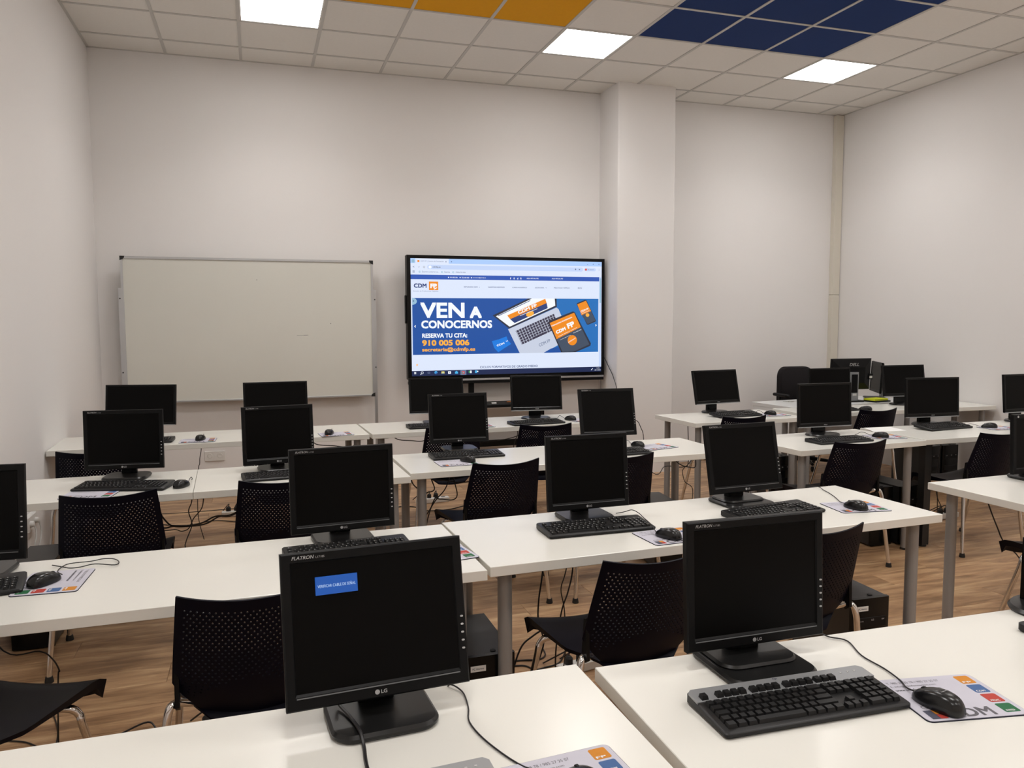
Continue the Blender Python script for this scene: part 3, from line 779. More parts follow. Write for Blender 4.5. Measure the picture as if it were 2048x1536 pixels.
def seat_mesh():
    nx, ny_ = 14, 14; v = []; fs = []
    def top(s_, t):
        hw = .095+.115*math.sqrt(min(1, t/.30))+.017*min(1, t*1.2); y = -.205+.455*t
        z = .452+.020*s_*s_*(.4+.6*t)-.012*math.sin(PI*min(1, t*1.1))*(1-s_*s_)
        if t > .86: z -= .55*(t-.86)**2*(1-.5*s_*s_)*4
        if t < .12: z -= .05*((.12-t)/.12)**2
        return (s_*hw, y, z)
    for j in range(ny_+1):
        for i in range(nx+1): v.append(top(-1+2*i/nx, j/ny_))
    n = len(v)
    for j in range(ny_+1):
        for i in range(nx+1):
            x, y, z = top(-1+2*i/nx, j/ny_)
            e = max(abs(-1+2*i/nx), 0)
            d = .010+(.022*(j/ny_) if e > .95 else 0)+(.022 if j == ny_ else 0)
            v.append((x*(.965 if e > .95 else 1), y-(.012 if j == ny_ else 0), z-d))
    w_ = nx+1
    for j in range(ny_):
        for i in range(nx):
            a = j*w_+i; fs.append((a, a+1, a+1+w_, a+w_)); fs.append((n+a+w_, n+a+1+w_, n+a+1, n+a))
    for i in range(nx): fs.append((i+1, i, n+i, n+i+1)); a = ny_*w_+i; fs.append((a, a+1, n+a+1, n+a))
    for j in range(ny_): a = j*w_; fs.append((a, a+w_, n+a+w_, n+a)); a += nx; fs.append((a+w_, a, n+a, n+a+w_))
    return MB().add(v, fs).mesh('seat', NAVY, 45)
_c = {}
def chair(label, c, head=0, group='navy perforated shell chairs'):
    t = thing('chair', label, 'chair', (c[0], c[1], 0), head, group)
    if not _c:
        _c['backrest'] = back_mesh(); _c['seat'] = seat_mesh()
        _c['legs'] = []
        for s_ in (-1, 1):
            for (path) in ([(.10*s_, -.09, .425), (.165*s_, -.145, .455), (.212*s_, -.185, .475), (.228*s_, -.200, .435), (.234*s_, -.207, .34), (.262*s_, -.240, .018)],
                           [(.10*s_, .09, .418), (.185*s_, .115, .424), (.217*s_, .130, .402), (.228*s_, .140, .34), (.255*s_, .235, .018)]):
                lg = MB().tube(path[:1]+[tuple(p) for p in catmull([Vector(q) for q in path], 5)][1:], .0115, 10).mesh('leg', CHROME, 40)
                ft = MB().lathe([(.017, 0), (.018, .004), (.014, .026)], 14, Matrix.Translation((path[-1][0], path[-1][1], 0))).mesh('foot', RUBBER, 30)
                _c['legs'].append((lg, ft))
        mb = MB(); mb.tube([(-.10, -.095, .418), (-.10, .10, .418)], .0105, 8); mb.tube([(.10, -.095, .418), (.10, .10, .418)], .0105, 8); mb.tube([(-.10, 0, .418), (.10, 0, .418)], .0105, 8)
        _c['frame'] = mb.mesh('seat_frame', CHROME, 40)
        _c['br'] = []
        for s_ in (-1, 1):
            _c['br'].append(MB().prism([(-.180, .455), (-.165, .465), (-.182, .60), (-.196, .605), (-.202, .47)], 0, .012, 0, Matrix.Translation((.200*s_-.006, 0, 0)) @ Matrix(((0, 0, 1, 0), (1, 0, 0, 0), (0, 1, 0, 0), (0, 0, 0, 1)))).mesh('side_bracket', BLK, 30))
    link('seat', _c['seat'], t); link('backrest', _c['backrest'], t)
    for lg, ft in _c['legs']: l_ = link('leg', lg, t); link('foot', ft, l_)
    link('seat_frame', _c['frame'], t)
    for me in _c['br']: link('side_bracket', me, t)
    return t
chair('navy shell chair turned sideways at the lower left picture edge, seat showing', (-.775, 2.43), -24)
chair('navy shell chair half hidden behind the front left monitor', (-.040, 2.46), 0)
chair('navy shell chair left of the front right monitor, seat side and chrome legs showing', (1.135, 2.395), 4)
chair('navy shell chair half hidden behind the front right monitor, beside a computer tower', (1.85, 2.50), 0)
chair('navy shell chair under the right second-row desk at the picture edge, seat corner showing', (3.62, 2.58), 0)
chair('navy shell chair fully seen in the third row nearest the left wall', (-.638, 3.93), 3)
chair('navy shell chair in the third row half hidden behind a second-row monitor', (.083, 4.0), 0)
chair('navy shell chair fully seen in the third row at the centre desk', (1.177, 4.095), 5.8)
chair('navy shell chair in the third row mostly hidden behind the centre monitor of row two', (1.858, 4.08), 0)
chair('navy shell chair in the third row at the short right desk', (3.41, 4.045), -1)
chair('navy shell chair in the third row at the black-legged desk', (4.525, 4.05), 0)
chair('navy shell chair in the last row left corner behind a third-row monitor', (-.909, 5.18), 0)
chair('navy shell chair in the last row below the whiteboard middle, only its mesh showing', (.10, 5.21), 0)
chair('navy shell chair in the last row left of the centre, behind a third-row monitor', (1.248, 5.45), 0)
chair('navy shell chair in the last row below the right half of the big screen', (1.924, 5.385), -5)
chair('navy shell chair in the last row right of the pillar, only its top showing', (3.47, 5.31), -1)
chair('navy shell chair in the last row before the teacher corner', (4.743, 5.35), 1)

# ------------------------------------------------------------------ office chair
oc = thing('office_chair', 'black upholstered office chair behind the teacher desk', 'chair', (5.35, 6.72, 0), 176, 'teacher corner')
mb = MB()
out = rrect(.42, .46, .10, 8); v = []; fs = []; n = len(out)
for (k, yy_) in ((.93, -.035), (1.0, -.015), (1.0, .015), (.93, .04)):
    for (a, b) in out:
        v.append((a*k, -.235+yy_+.9*(a*k)**2*1.0, .80+b*k))
for q in range(3):
    for i in range(n): j = (i+1) % n; fs.append((q*n+i, q*n+j, (q+1)*n+j, (q+1)*n+i))
fs += [tuple(range(n)), tuple(3*n+i for i in range(n))]
mb.add(v, fs).obj('backrest', FABR, oc, 50)
MB().prism(rrect(.47, .45, .09, 6), .43, .51, .02).obj('seat', FABR, oc, 40)
for s_ in (-1, 1):
    ar = MB().tube([(.21*s_, -.02, .46), (.285*s_, -.02, .50), (.29*s_, -.02, .74)], .014, 8, None, 5).obj('armrest', BLK, oc)
    MB().prism(rrect(.055, .26, .025, 4, .29*s_, .0), .74, .77, .008).obj('arm_pad', BLK, ar)
MB().tube([(0, -.20, .45), (0, -.25, .55), (0, -.255, .72)], .02, 8, None, 4).obj('back_bar', BLK, oc)
MB().lathe([(.028, .10), (.028, .30), (.02, .30), (.02, .43)], 16).obj('gas_column', BLK, oc)
for k in range(5):
    a = 2*PI*k/5; lg = MB().tube([(0, 0, .10), (.27*math.cos(a), .27*math.sin(a), .075)], [.024, .014], 8).obj('base_arm', BLK, oc)
    MB().lathe([(.022, -.012), (.027, -.008), (.027, .008), (.022, .012)], 14, Matrix.Translation((.27*math.cos(a), .27*math.sin(a), .028)) @ Matrix.Rotation(a+PI/2, 4, 'Z') @ Matrix.Rotation(PI/2, 4, 'Y')).obj('castor', RUBBER, lg)

# ------------------------------------------------------------------ computer towers
_t = {}
def tower(label, c, yaw=0, sticker=True, h=.40, wd=.175, dp=.38):
    t = thing('computer_tower', label, 'computer', (c[0], c[1], 0), yaw, 'black computer towers under the desks')
    if not _t:
        _t['case'] = MB().box(-wd/2, wd/2, .02, dp, .012, h, ch=.002).mesh('case', PCM, 0)
        out = [(-wd/2-.001, .02), (-wd/2-.001, .004), (-wd/2+.006, 0), (wd/2-.006, 0), (wd/2+.001, .004), (wd/2+.001, .02)]
        _t['front_panel'] = MB().prism(out, .008, h+.001).mesh('front_panel', BLK2, 30)
        _t['drive_bay'] = MB().box(-.070, .070, -.0025, .001, h-.118, h-.078, ch=.001).mesh('drive_bay', BLK, 0)
        _t['lower_bay'] = MB().box(-.070, .070, -.002, .001, h-.220, h-.180, ch=.001).mesh('lower_bay', BLK, 0)
        mb = MB(); put_text(mb, 'LG', 0.0, h-.092, .012, .007, Matrix.Translation((0, -.0032, 0)) @ MX, .02)
        put_text(mb, 'DVD', -.055, h-.094, .017, .005, Matrix.Translation((0, -.0032, 0)) @ MX, 0); put_text(mb, 'RW', .050, h-.092, .012, .006, Matrix.Translation((0, -.0032, 0)) @ MX, .02)
        _t['drive_print'] = mb.flat('drive_print', PRINT)
        _t['power_button'] = MB().lathe([(.010, 0), (.010, .003)], 18, Matrix.Translation((.02, .035, h))).mesh('power_button', BLK, 0)
        for s_ in range(4): pass
        mb = MB()
        _t['_feet'] = [MB().lathe([(.012, 0), (.012, .012)], 10, Matrix.Translation((sx*.06, yy_, 0))).mesh('foot', RUBBER, 0) for sx in (-1, 1) for yy_ in (.05, dp-.04)]
        _t['_st'] = MB().box(-.068, -.015, -.0012, .001, h-.050, h-.030).mesh('name_sticker', LABELM, 0)
        m2 = MB(); put_text(m2, 'PC Alumno', -.062, h-.0435, .040, .007, Matrix.Translation((0, -.0016, 0)) @ MX, .01); _t['_stt'] = m2.flat('sticker_lettering', PDARK)
    for k, me in _t.items():
        if not k.startswith('_'): link(k, me, t)
    for me in _t['_feet']: link('foot', me, t)
    if sticker: st = link('name_sticker', _t['_st'], t); link('sticker_lettering', _t['_stt'], st)
tower('black computer tower between two silver legs at the second-row desk gap', (.715, 2.468))
tower('black computer tower with a name sticker right of the front right monitor', (2.335, 2.502), -2)
tower('black computer tower on the floor near the left wall behind the third-row chair', (-1.04, 4.07))
tower('black computer tower behind a chair under the third-row centre desk', (2.355, 4.18), -6, False)
tower('black computer tower under the short third-row right desk, left of the pair', (3.955, 4.17), 2, False)
tower('black computer tower beside the black desk leg, right of the pair', (4.17, 4.14), 0, False)
tower('black computer tower under the last row beside the pillar desk', (4.075, 5.40), 0, False)
tower('black computer tower under the far right last-row desk, left of two', (5.66, 5.40), 0, False)
tower('black computer tower under the far right last-row desk, right of two', (5.86, 5.40), 0, False)

# ------------------------------------------------------------------ whiteboard on stand
wb = thing('whiteboard', 'large white board in aluminium frame with black corners on stand', 'whiteboard', (-.03, 7.28, 0), 0)
x0, x1, z0, z1 = -1.045, 1.045, .832, 2.072
MB().box(x0+.01, x1-.01, -.004, .012, z0+.01, z1-.01).obj('board_surface', BOARD, wb, 0)
for nm, b in (('frame_rail', (x0+.02, x1-.02, -.012, .018, z1-.020, z1)), ('frame_rail', (x0+.02, x1-.02, -.012, .018, z0, z0+.016)), ('frame_rail', (x0, x0+.018, -.012, .018, z0+.02, z1-.02)), ('frame_rail', (x1-.018, x1, -.012, .018, z0+.02, z1-.02))):
    MB().box(*b, ch=.002).obj(nm, ALU, wb, 0)
for sx, xx in ((-1, x0), (1, x1)):
    for zz in (z0, z1):
        sz = -1 if zz == z0 else 1
        o_ = [(0, 0), (-.036*sx, 0), (-.033*sx, -.016*sz), (-.020*sx, -.028*sz), (0, -.036*sz)]
        MB().prism(o_, -.016, .020, 0, Matrix.Translation((xx+.002*sx, 0, zz+.002*sz)) @ Matrix(((1, 0, 0, 0), (0, 0, 1, 0), (0, 1, 0, 0), (0, 0, 0, 1)))).obj('corner_cap', RUBBER, wb, 0)
for xx in (x0-.012, x1+.012):
    p = MB().box(xx-.012, xx+.012, -.010, .020, .06, 1.81, ch=.002).obj('stand_post', ALU, wb, 0)
    MB().box(xx-.02, xx+.02, -.24, .06, .03, .06, ch=.003).obj('stand_foot', ALU, p, 0)
    for zz in (1.1, 1.72): MB().lathe([(.006, 0), (.006, .004)], 10, Matrix.Translation((xx, -.0105, zz)) @ MX).obj('bolt', RUBBER, p, 0)
mk = MB()
for (a, b, c_, d) in ((.42, 1.40, .46, 1.402), (.36, 1.401, .45, 1.399), (.655, 1.5, .662, 1.506), (0.03, 1.885, .037, 1.89)):
    mk.box(a, c_, -.0043, -.0038, b-.0002, d+.0002)
mk.obj('marker_trace', PGREY, wb, 0)

# ------------------------------------------------------------------ interactive display
TX0, TX1, TZ0, TZ1, TY = 1.312, 3.292, .978, 2.128, 7.20
tv = thing('interactive_display', 'big black-framed screen on a wheeled stand showing a website banner', 'display', ((TX0+TX1)/2, TY, 0), 0)
tv_x = -(TX0+TX1)/2
W2 = (TX1-TX0)/2
SX0, SX1, SZ1, SZ0 = -W2+.036, W2-.030, TZ1-.030, TZ0+.034
hb = MB()
hb.box(-W2, W2, 0, .075, TZ0, TZ1, ch=.004); hb.obj('housing', BLK, tv, 0)
fb = []
for b in ((-W2, W2, -.006, 0, SZ1, TZ1), (-W2, W2, -.006, 0, TZ0, SZ0), (-W2, SX0, -.006, 0, SZ0, SZ1), (SX1, W2, -.006, 0, SZ0, SZ1)): MB().box(*b).obj('bezel', BLK2, tv, 0)
MB().box(-W2+.01, W2-.004, -.006, .06, TZ0-.020, TZ0, ch=.002).obj('silver_strip', ALU, tv, 0)
MB().box(-W2+.01, W2-.004, -.004, .07, TZ0-.048, TZ0-.020, ch=.002).obj('speaker_bar', BLK, tv, 0)
MB().box(-W2-.012, -W2, .02, .06, 1.50, 1.76, ch=.003).obj('side_module', BLK, tv, 0)
for i, xx in enumerate((-.36, .36)):
    p = MB().box(xx-.024, xx+.024, .08, .12, .10, 1.5, ch=.003).obj('stand_post', BLK, tv, 0)
    MB().box(xx-.03, xx+.03, -.30, .14, .05, .10, ch=.004).obj('stand_foot', BLK, p, 0)
    for yy_ in (-.26, .10): MB().lathe([(.022, -.012), (.026, 0), (.022, .012)], 14, Matrix.Translation((xx, yy_, .026)) @ Matrix.Rotation(PI/2, 4, 'Y')).obj('castor', RUBBER, p)
MB().box(-.36, .36, .085, .115, .30, .36).obj('cross_bar', BLK, tv, 0)
MB().box(-.45, .40, -.20, .10, .712, .742, ch=.004).obj('shelf', BLK, tv, 0)
# screen contents, drawn in a 1920 x 1080 page grid
sw, sh = SX1-SX0, SZ1-SZ0
scr = MB().box(SX0, SX1, -.002, .001, SZ0, SZ1).obj('screen', glow('page_white', 222, 232, 252), tv, 0)
def S(a, b, lay=1): return Vector((SX0+a/1920*sw, -.002-.0005*lay, SZ1-b/1080*sh))
lay_mb = {}
GRP = ['browser_bar']
def poly(m, pts, lay=1):
    mb = lay_mb.setdefault((GRP[0], m.name), (MB(), m))[0]; mb.add([S(a, b, lay) for a, b in pts], [tuple(range(len(pts)))[::-1]])
def rect(m, a, b, c_, d, lay=1): poly(m, [(a, b), (c_, b), (c_, d), (a, d)], lay)
def disc(m, a, b, rx, ry, lay=1, n=20, rot=0):
    poly(m, [(a+rx*math.cos(2*PI*i/n)*math.cos(rot)-ry*math.sin(2*PI*i/n)*math.sin(rot), b+rx*math.cos(2*PI*i/n)*math.sin(rot)+ry*math.sin(2*PI*i/n)*math.cos(rot)) for i in range(n)], lay)
def words(m, body, a, b, wd, ht, lay=2, bold=0.0, rot=0.0, shear=0.0):
    """a,b = lower left corner in page pixels; rot in degrees counter-clockwise"""
    mb = lay_mb.setdefault((GRP[0], m.name), (MB(), m))[0]
    vs, fs, xa, xb, ya, yb = text_mesh(body, bold, shear)
    cr_, sr_ = math.cos(R(rot)), math.sin(R(rot)); out = []
    for (x, y, z_) in vs:
        px = (x-xa)/(xb-xa)*wd; py_ = (y-ya)/(yb-ya)*ht
        out.append(S(a+px*cr_-py_*sr_, b-(px*sr_+py_*cr_), lay+z_*2000))
    mb.add(out, fs)
g_tab = glow('tab_strip_blue', 172, 205, 252); g_box = glow('address_box_blue', 196, 214, 248); g_bar = glow('header_blue', 38, 84, 178)
g_ban = glow('banner_blue', 14, 78, 160); g_ban2 = glow('banner_blue_light', 24, 110, 186); g_wh = glow('screen_white', 246, 250, 255)
g_or = glow('screen_orange', 240, 140, 20); g_or2 = glow('text_orange', 252, 176, 60); g_nv = glow('screen_navy', 38, 62, 120); g_tk = glow('taskbar_navy', 18, 36, 78)
g_gr = glow('screen_slate', 62, 76, 96); g_lt = glow('laptop_silver', 200, 208, 226); g_kb = glow('laptop_keys', 56, 52, 74); g_dk = glow('screen_dark', 40, 44, 60)
g_tx = glow('text_grey', 104, 118, 150); g_card = glow('card_blue', 10, 122, 222); g_pale = glow('icon_pale', 150, 190, 215); g_red = glow('icon_red', 224, 72, 58)
g_gn = glow('icon_green', 70, 160, 90); g_ye = glow('icon_yellow', 240, 222, 110); g_cy = glow('icon_cyan', 70, 180, 235)
rect(g_tab, 363, 0, 1920, 44); rect(g_tab, 0, 0, 46, 44); disc(g_pale, 26, 26, 16, 16, 2)
words(g_tx, 'v', 20, 31, 11, 8, 3, .02); rect(g_or, 66, 16, 84, 34, 2); words(g_tx, 'CDM FP | Centro de Formación', 94, 34, 220, 15); words(g_tx, 'x', 330, 32, 11, 11, 2, .03); words(g_nv, '+', 382, 32, 12, 12, 2, .02)
words(g_tx, '<', 22, 84, 14, 14, 2, .02); words(g_tx, '>', 74, 84, 12, 12); disc(g_tx, 128, 78, 9, 9, 2); disc(g_wh, 128, 78, 6, 6, 3)
rect(g_box, 176, 58, 1700, 97); disc(g_box, 176, 77.5, 19.5, 19.5); disc(g_box, 1700, 77.5, 19.5, 19.5); disc(g_wh, 184, 78, 14, 14, 2); words(g_dk, 'cdmfp.es', 208, 86, 74, 16, 2, .01)
disc(g_tx, 1640, 76, 7, 7, 2); words(g_tx, '*', 1674, 84, 14, 14, 2, .03)
rect(g_box, 1748, 62, 1842, 92, 2); disc(g_box, 1748, 77, 15, 15, 2); disc(g_box, 1842, 77, 15, 15, 2); disc(g_red, 1750, 77, 11, 11, 3); words(g_tx, 'Se pausó', 1768, 84, 68, 15, 3); words(g_tx, ':', 1890, 88, 4, 20)
for xx, ch_ in ((1762, '-'), (1822, '+'), (1884, 'x')): words(g_nv, ch_, xx, 30, 12, 3 if ch_ == '-' else 12, 2, .01)
for k in range(9): rect(g_tx, 20+7*(k % 3), 112+7*(k//3), 25+7*(k % 3), 117+7*(k//3), 2)
for a, b_, s_ in ((86, 108, 'Examina anterior es...'), (298, 320, 'Examina'), (404, 428, 'Adobe Acrobat')):
    disc(g_pale, a, 122, 9, 9, 2); disc(g_wh, a+2, 122, 4, 4, 3); words(g_tx, s_, b_, 128, len(s_)*7.4, 15)
GRP[0] = 'page_header'
rect(g_bar, 0, 148, 1894, 190)
for a, s_, wd in ((366, '910 005 006', 74), (478, '722 600 000', 74), (588, 'secretaria@cdmfp.es', 128)): disc(g_wh, a-8, 170, 6, 6, 2); words(g_wh, s_, a+6, 176, wd, 12, 2, .01)
for a, s_ in ((962, 'f'), (998, 'o'), (1034, 'd'), (1066, 'n')): words(g_wh, s_, a, 180, 11, 17, 2, .03)
words(g_wh, 'AULA VIRTUAL FPG', 1131, 175, 121, 11, 2, .01); words(g_wh, 'AULA VIRTUAL FPD', 1391, 174, 116, 11, 2, .01)
GRP[0] = 'page_menu'
words(g_nv, 'CDM', 29, 268, 120, 39, 2, .035); rect(g_or, 171, 210, 259, 288); words(g_wh, 'FP', 184, 271, 62, 42, 2, .05); disc(g_wh, 232, 273, 18, 5, 2, 14, -.5)
words(g_tx, 'Escuela de Profesiones Digitales', 25, 306, 234, 13)
for a, s_, wd in ((507, 'ESTUDIOS CDM', 132), (744, 'NUESTROS CENTROS', 162), (984, 'CURSO ACADÉMICO', 149), (1217, 'SECRETARÍA', 93), (1414, 'PRÁCTICAS Y EMPLEO', 163), (1665, 'BLOG', 42)): words(g_nv, s_, a, 263, wd, 13, 2, .008)
for a in (652, 1326): words(g_nv, 'v', a, 262, 10, 7)
GRP[0] = 'banner_background'
rect(g_ban, 12, 361, 1400, 884); rect(g_ban2, 1400, 361, 1886, 884); poly(g_ban2, [(1180, 361), (1400, 361), (1400, 884), (1330, 884)], 1.3)
GRP[0] = 'banner_lettering'
words(g_wh, 'VEN', 87, 546, 423, 143, 4, .03); words(g_wh, 'A', 559, 547, 120, 108, 4, .045); words(g_wh, 'CONOCERNOS', 94, 641, 686, 74, 4, .034)
words(g_wh, 'RESERVA TU CITA:', 101, 728, 433, 41, 4, .036); words(g_or2, '910 005 006', 100, 802, 454, 54, 4, .036); words(g_or2, 'secretaria@cdmfp.es', 99, 864, 512, 46, 4, .03)
words(g_wh, '<', 28, 632, 15, 22, 4, .03); words(g_wh, '>', 1853, 632, 15, 22, 4, .03)
poly(g_pale, [(12, 362)]+[(12+44*math.sin(R(a)), 392+32*math.cos(R(a))*-1) for a in range(0, 181, 15)]+[(12, 424)], 3); words(g_nv, '>', 16, 398, 14, 18, 4, .02)
GRP[0] = 'pictured_laptop'
# laptop
poly(g_dk, [(786, 522), (1148, 361), (1440, 361), (1442, 440), (952, 648)], 2); poly(g_wh, [(819, 530), (1185, 361), (1420, 361), (1426, 429), (956, 630)], 3)
poly(g_nv, [(840, 524), (1165, 378), (1168, 383), (843, 530)], 4)
poly(g_or, [(932, 522), (1321, 363), (1336, 404), (961, 558)], 4); poly(g_nv, [(961, 558), (1336, 404), (1347, 453), (1006, 595)], 4)
words(g_wh, 'CDM FP', 1048, 512, 205, 34, 5, .03, 21); words(g_wh, '___________________', 1062, 528, 190, 4, 5, .01, 21); disc(g_or2, 1164, 508, 42, 24, 5, 20, -.36)
poly(g_lt, [(940, 654), (1438, 447), (1460, 462), (1492, 530), (1480, 800), (1310, 884), (1058, 884)], 3)
poly(g_kb, [(1015, 668), (1410, 505), (1470, 640), (1079, 803)], 4)
for i in range(6):
    for j in range(15):
        a0, b0 = 1015+(1079-1015)*(i+.12)/6, 668+(803-668)*(i+.12)/6; ex, ey = (1410-1015)/15, (505-668)/15; fx, fy = (1079-1015)/6, (803-668)/6
        px, py_ = a0+ex*(j+.1), b0+ey*(j+.1)
        if i == 5 and 4 < j < 10: continue
        lw = .16
        poly(g_lt, [(px, py_), (px+ex*lw, py_+ey*lw), (px+ex*lw+fx, py_+ey*lw+fy), (px+fx, py_+fy)], 4.5)
    poly(g_lt, [(a0-fx*.12, b0-fy*.12), (a0-fx*.12+395, b0-fy*.12-163), (a0+395, b0-163), (a0, b0)], 4.5)
words(g_tx, 'CDM FP', 1262, 826, 126, 30, 4, .01, 23); poly(g_ban, [(1303, 885), (1380, 845), (1463, 826), (1486, 884)], 4)
GRP[0] = 'pictured_tablet'
# tablet
poly(g_dk, [(1350, 590), (1366, 574), (1612, 484), (1632, 492), (1806, 800), (1800, 824), (1640, 884), (1488, 884)], 5)
poly(g_or, [(1367, 596), (1625, 497), (1697, 638), (1440, 754)], 6); poly(g_gr, [(1440, 754), (1697, 638), (1789, 808), (1616, 880), (1502, 880)], 6)
words(g_wh, 'FORMACIÓN PROFESIONAL', 1388, 633, 236, 15, 7, .03, 22); words(g_wh, 'CDM', 1440, 705, 108, 34, 7, .05, 22); words(g_wh, 'FP', 1562, 655, 78, 52, 7, .05, 22)
words(g_wh, 'Grado Medio y Superior', 1462, 733, 216, 9, 7, .02, 24); words(g_wh, 'secretaria@cdmfp.es', 1478, 766, 120, 8, 7, .01, 23); words(g_wh, '910 005 006', 1620, 700, 90, 8, 7, .01, 23)
disc(g_or, 1606, 766, 50, 50, 7); words(g_wh, 'MATRICÚLATE', 1566, 792, 88, 12, 8, .02, 30)
GRP[0] = 'pictured_phone'
# phone and card
poly(g_dk, [(1650, 413), (1662, 401), (1742, 371), (1757, 375), (1860, 575), (1854, 586), (1775, 616), (1762, 612)], 4)
poly(g_or, [(1658, 416), (1751, 380), (1807, 481), (1705, 522)], 5); poly(g_gr, [(1705, 522), (1807, 481), (1854, 574), (1770, 608)], 5); words(g_wh, 'CDM FP', 1700, 497, 88, 20, 6, .03, 21); words(g_wh, '_______', 1708, 508, 84, 3, 6, 0, 21); disc(g_or2, 1768, 520, 20, 18, 6)
GRP[0] = 'pictured_card'
poly(g_card, [(777, 765), (850, 748), (924, 721), (938, 760), (972, 794), (905, 832), (840, 872), (800, 830)], 3); words(g_wh, 'CDM', 828, 818, 80, 18, 4, .03, 18); words(g_wh, '))', 918, 776, 24, 12, 4, .01, 20)
GRP[0] = 'page_heading'
words(g_nv, 'CICLOS FORMATIVOS DE GRADO MEDIO', 657, 1021, 586, 21, 2, .01); disc(g_or2, 50, 976, 9, 9, 2); disc(g_wh, 50, 976, 4, 4, 3)
GRP[0] = 'taskbar'
rect(g_tk, 0, 1032, 1920, 1080)
for q in ((22, 1043), (32, 1043), (22, 1053), (32, 1053)): rect(g_wh, q[0], q[1], q[0]+8, q[1]+8, 2)
disc(g_wh, 98, 1050, 12, 12, 2); disc(g_tk, 98, 1050, 8, 8, 3); poly(g_wh, [(86, 1058), (91, 1062), (82, 1070), (79, 1066)], 2)
rect(g_tx, 149, 1043, 172, 1059, 2); rect(g_tk, 153, 1048, 168, 1054, 3); disc(g_cy, 228, 1051, 14, 14, 2); disc(g_bar, 230, 1056, 9, 7, 3)
rect(g_ye, 281, 1042, 310, 1062, 2); rect(g_cy, 287, 1054, 304, 1060, 3); rect(g_wh, 345, 1042, 372, 1066, 2); rect(g_tx, 355, 1050, 362, 1057, 3); poly(g_cy, [(411, 1050), (426, 1039), (441, 1050), (441, 1066), (411, 1066)], 2)
rect(g_tx, 464, 1034, 522, 1079, 2); disc(g_red, 493, 1056, 14, 14, 3); poly(g_gn, [(480, 1056), (493, 1056), (486, 1069)], 4); disc(g_cy, 493, 1056, 5, 5, 5)
rect(g_gn, 545, 1042, 560, 1062, 2); rect(g_wh, 560, 1040, 574, 1064, 2); rect(g_cy, 608, 1040, 628, 1064, 2); rect(g_wh, 626, 1044, 640, 1056, 2)
words(g_wh, '16:36', 1868, 1050, 34, 10); words(g_wh, '18/11/2024', 1848, 1070, 66, 11); poly(g_wh, [(1808, 1062), (1826, 1046), (1830, 1050), (1812, 1066)], 2)
GRP[0] = 'scroll_bar'
rect(g_box, 1896, 148, 1918, 1030, .6); rect(g_pale, 1899, 160, 1915, 400, 1)
for (g_, k), (mb, m) in lay_mb.items(): tag(link(g_, mb.flat(g_, m), scr), kind='stuff')

MB().box(-.022, .022, -.012, .012, 0, .012, ch=.003).obj('eraser', WPLAST).location = (2.10, 7.06, .742)
e_ = [o for o in bpy.data.objects if o.name.startswith('eraser')][0]; tag(e_, 'small white piece lying on the screen stand shelf', 'eraser')
pt = thing('wooden_pointer', 'brown wooden pointer lying on the screen stand shelf', 'pointer', (2.28, 7.07, .7445), 20)
MB().tube([(-.06, 0, .012), (.12, .01, .012)], [.006, .010], 8).obj('shaft', TAN, pt); MB().lathe([(.010, 0), (.013, .01), (.010, .022)], 12, Matrix.Translation((.12, .01, .012)) @ Matrix.Rotation(PI/2, 4, 'Y')).obj('grip', RUBBER, pt)

# ------------------------------------------------------------------ wall sockets, small things
so = thing('wall_socket', 'double white wall socket under the left last-row desk', 'socket', (-.395, Y1, .333), 0)
MB().prism(rrect(.170, .088, .006, 3), 0, .010, .002, MX).obj('plate', WPLAST, so)
for xx in (-.042, .042):
    k_ = MB().lathe([(.022, 0), (.022, .0105), (.019, .0125), (.019, .004)], 20, Matrix.Translation((xx, 0, .004)) @ MX).obj('socket_insert', WPLAST, so)
    for q in (-.008, .008): MB().lathe([(.0024, 0), (.0024, .0008)], 8, Matrix.Translation((xx+q, -.0042, .004)) @ MX).obj('pin_hole', RUBBER, k_, 0)
sb = thing('surface_socket', 'white surface socket box with plugged cords low on the left wall', 'socket', (X0, 4.985, .40), 90)
MB().prism(rrect(.19, .085, .008, 3), 0, .030, .003, MX).obj('box', WPLAST, sb)
for xx in (-.05, .05):
    pg = MB().lathe([(.018, 0), (.016, .018), (.009, .022)], 14, Matrix.Translation((xx, -.029, 0)) @ MX).obj('plug', WPLAST, sb)
MB().tube([(-.05, -.048, 0), (-.06, -.06, -.05), (-.12, -.06, -.12), (-.14, -.03, -.25), (-.14, -.02, -.36)], .004, 6, None, 5).obj('plug_cord', CABW, sb)
MB().tube([(.05, -.048, 0), (.04, -.06, -.08), (-.05, -.05, -.2), (-.03, -.03, -.30), (0, -.02, -.385)], .004, 6, None, 5).obj('plug_cord', CABW, sb)

ppr = MB().prism([(4.19, 4.63-.012), (4.40, 4.60-.012), (4.365, 4.40), (4.10, 4.425)], ZT+.0002, ZT+.0012).obj('paper_sheet', PAPER, None, 0)
tag(ppr, 'loose white paper sheet across the seam of the right third-row desks', 'paper')
ky = thing('key_bunch', 'small bunch of metal keys lying on the teacher desk', 'keys', (4.83, 6.30, ZT), 20)
for i, a in enumerate((0, 50, 110, 200, 290)):
    M_ = Matrix.Rotation(R(a), 4, 'Z'); mb = MB(); mb.prism(rrect(.018, .018, .008, 4, .028, 0), .001+.002*i, .003+.002*i, 0, M_); mb.box(.036, .066, -.003, .003, .001+.002*i, .003+.002*i, M_); mb.obj('key', STEEL, ky, 0)
MB().tube([(.014*math.cos(2*PI*k/16), .014*math.sin(2*PI*k/16), .008) for k in range(17)], .0014, 6, None, 0, False).obj('ring', STEEL, ky)
ff = thing('folder', 'bright lime green folder lying under the teacher monitor', 'folder', (5.62, 6.06, ZT+.014), 10)
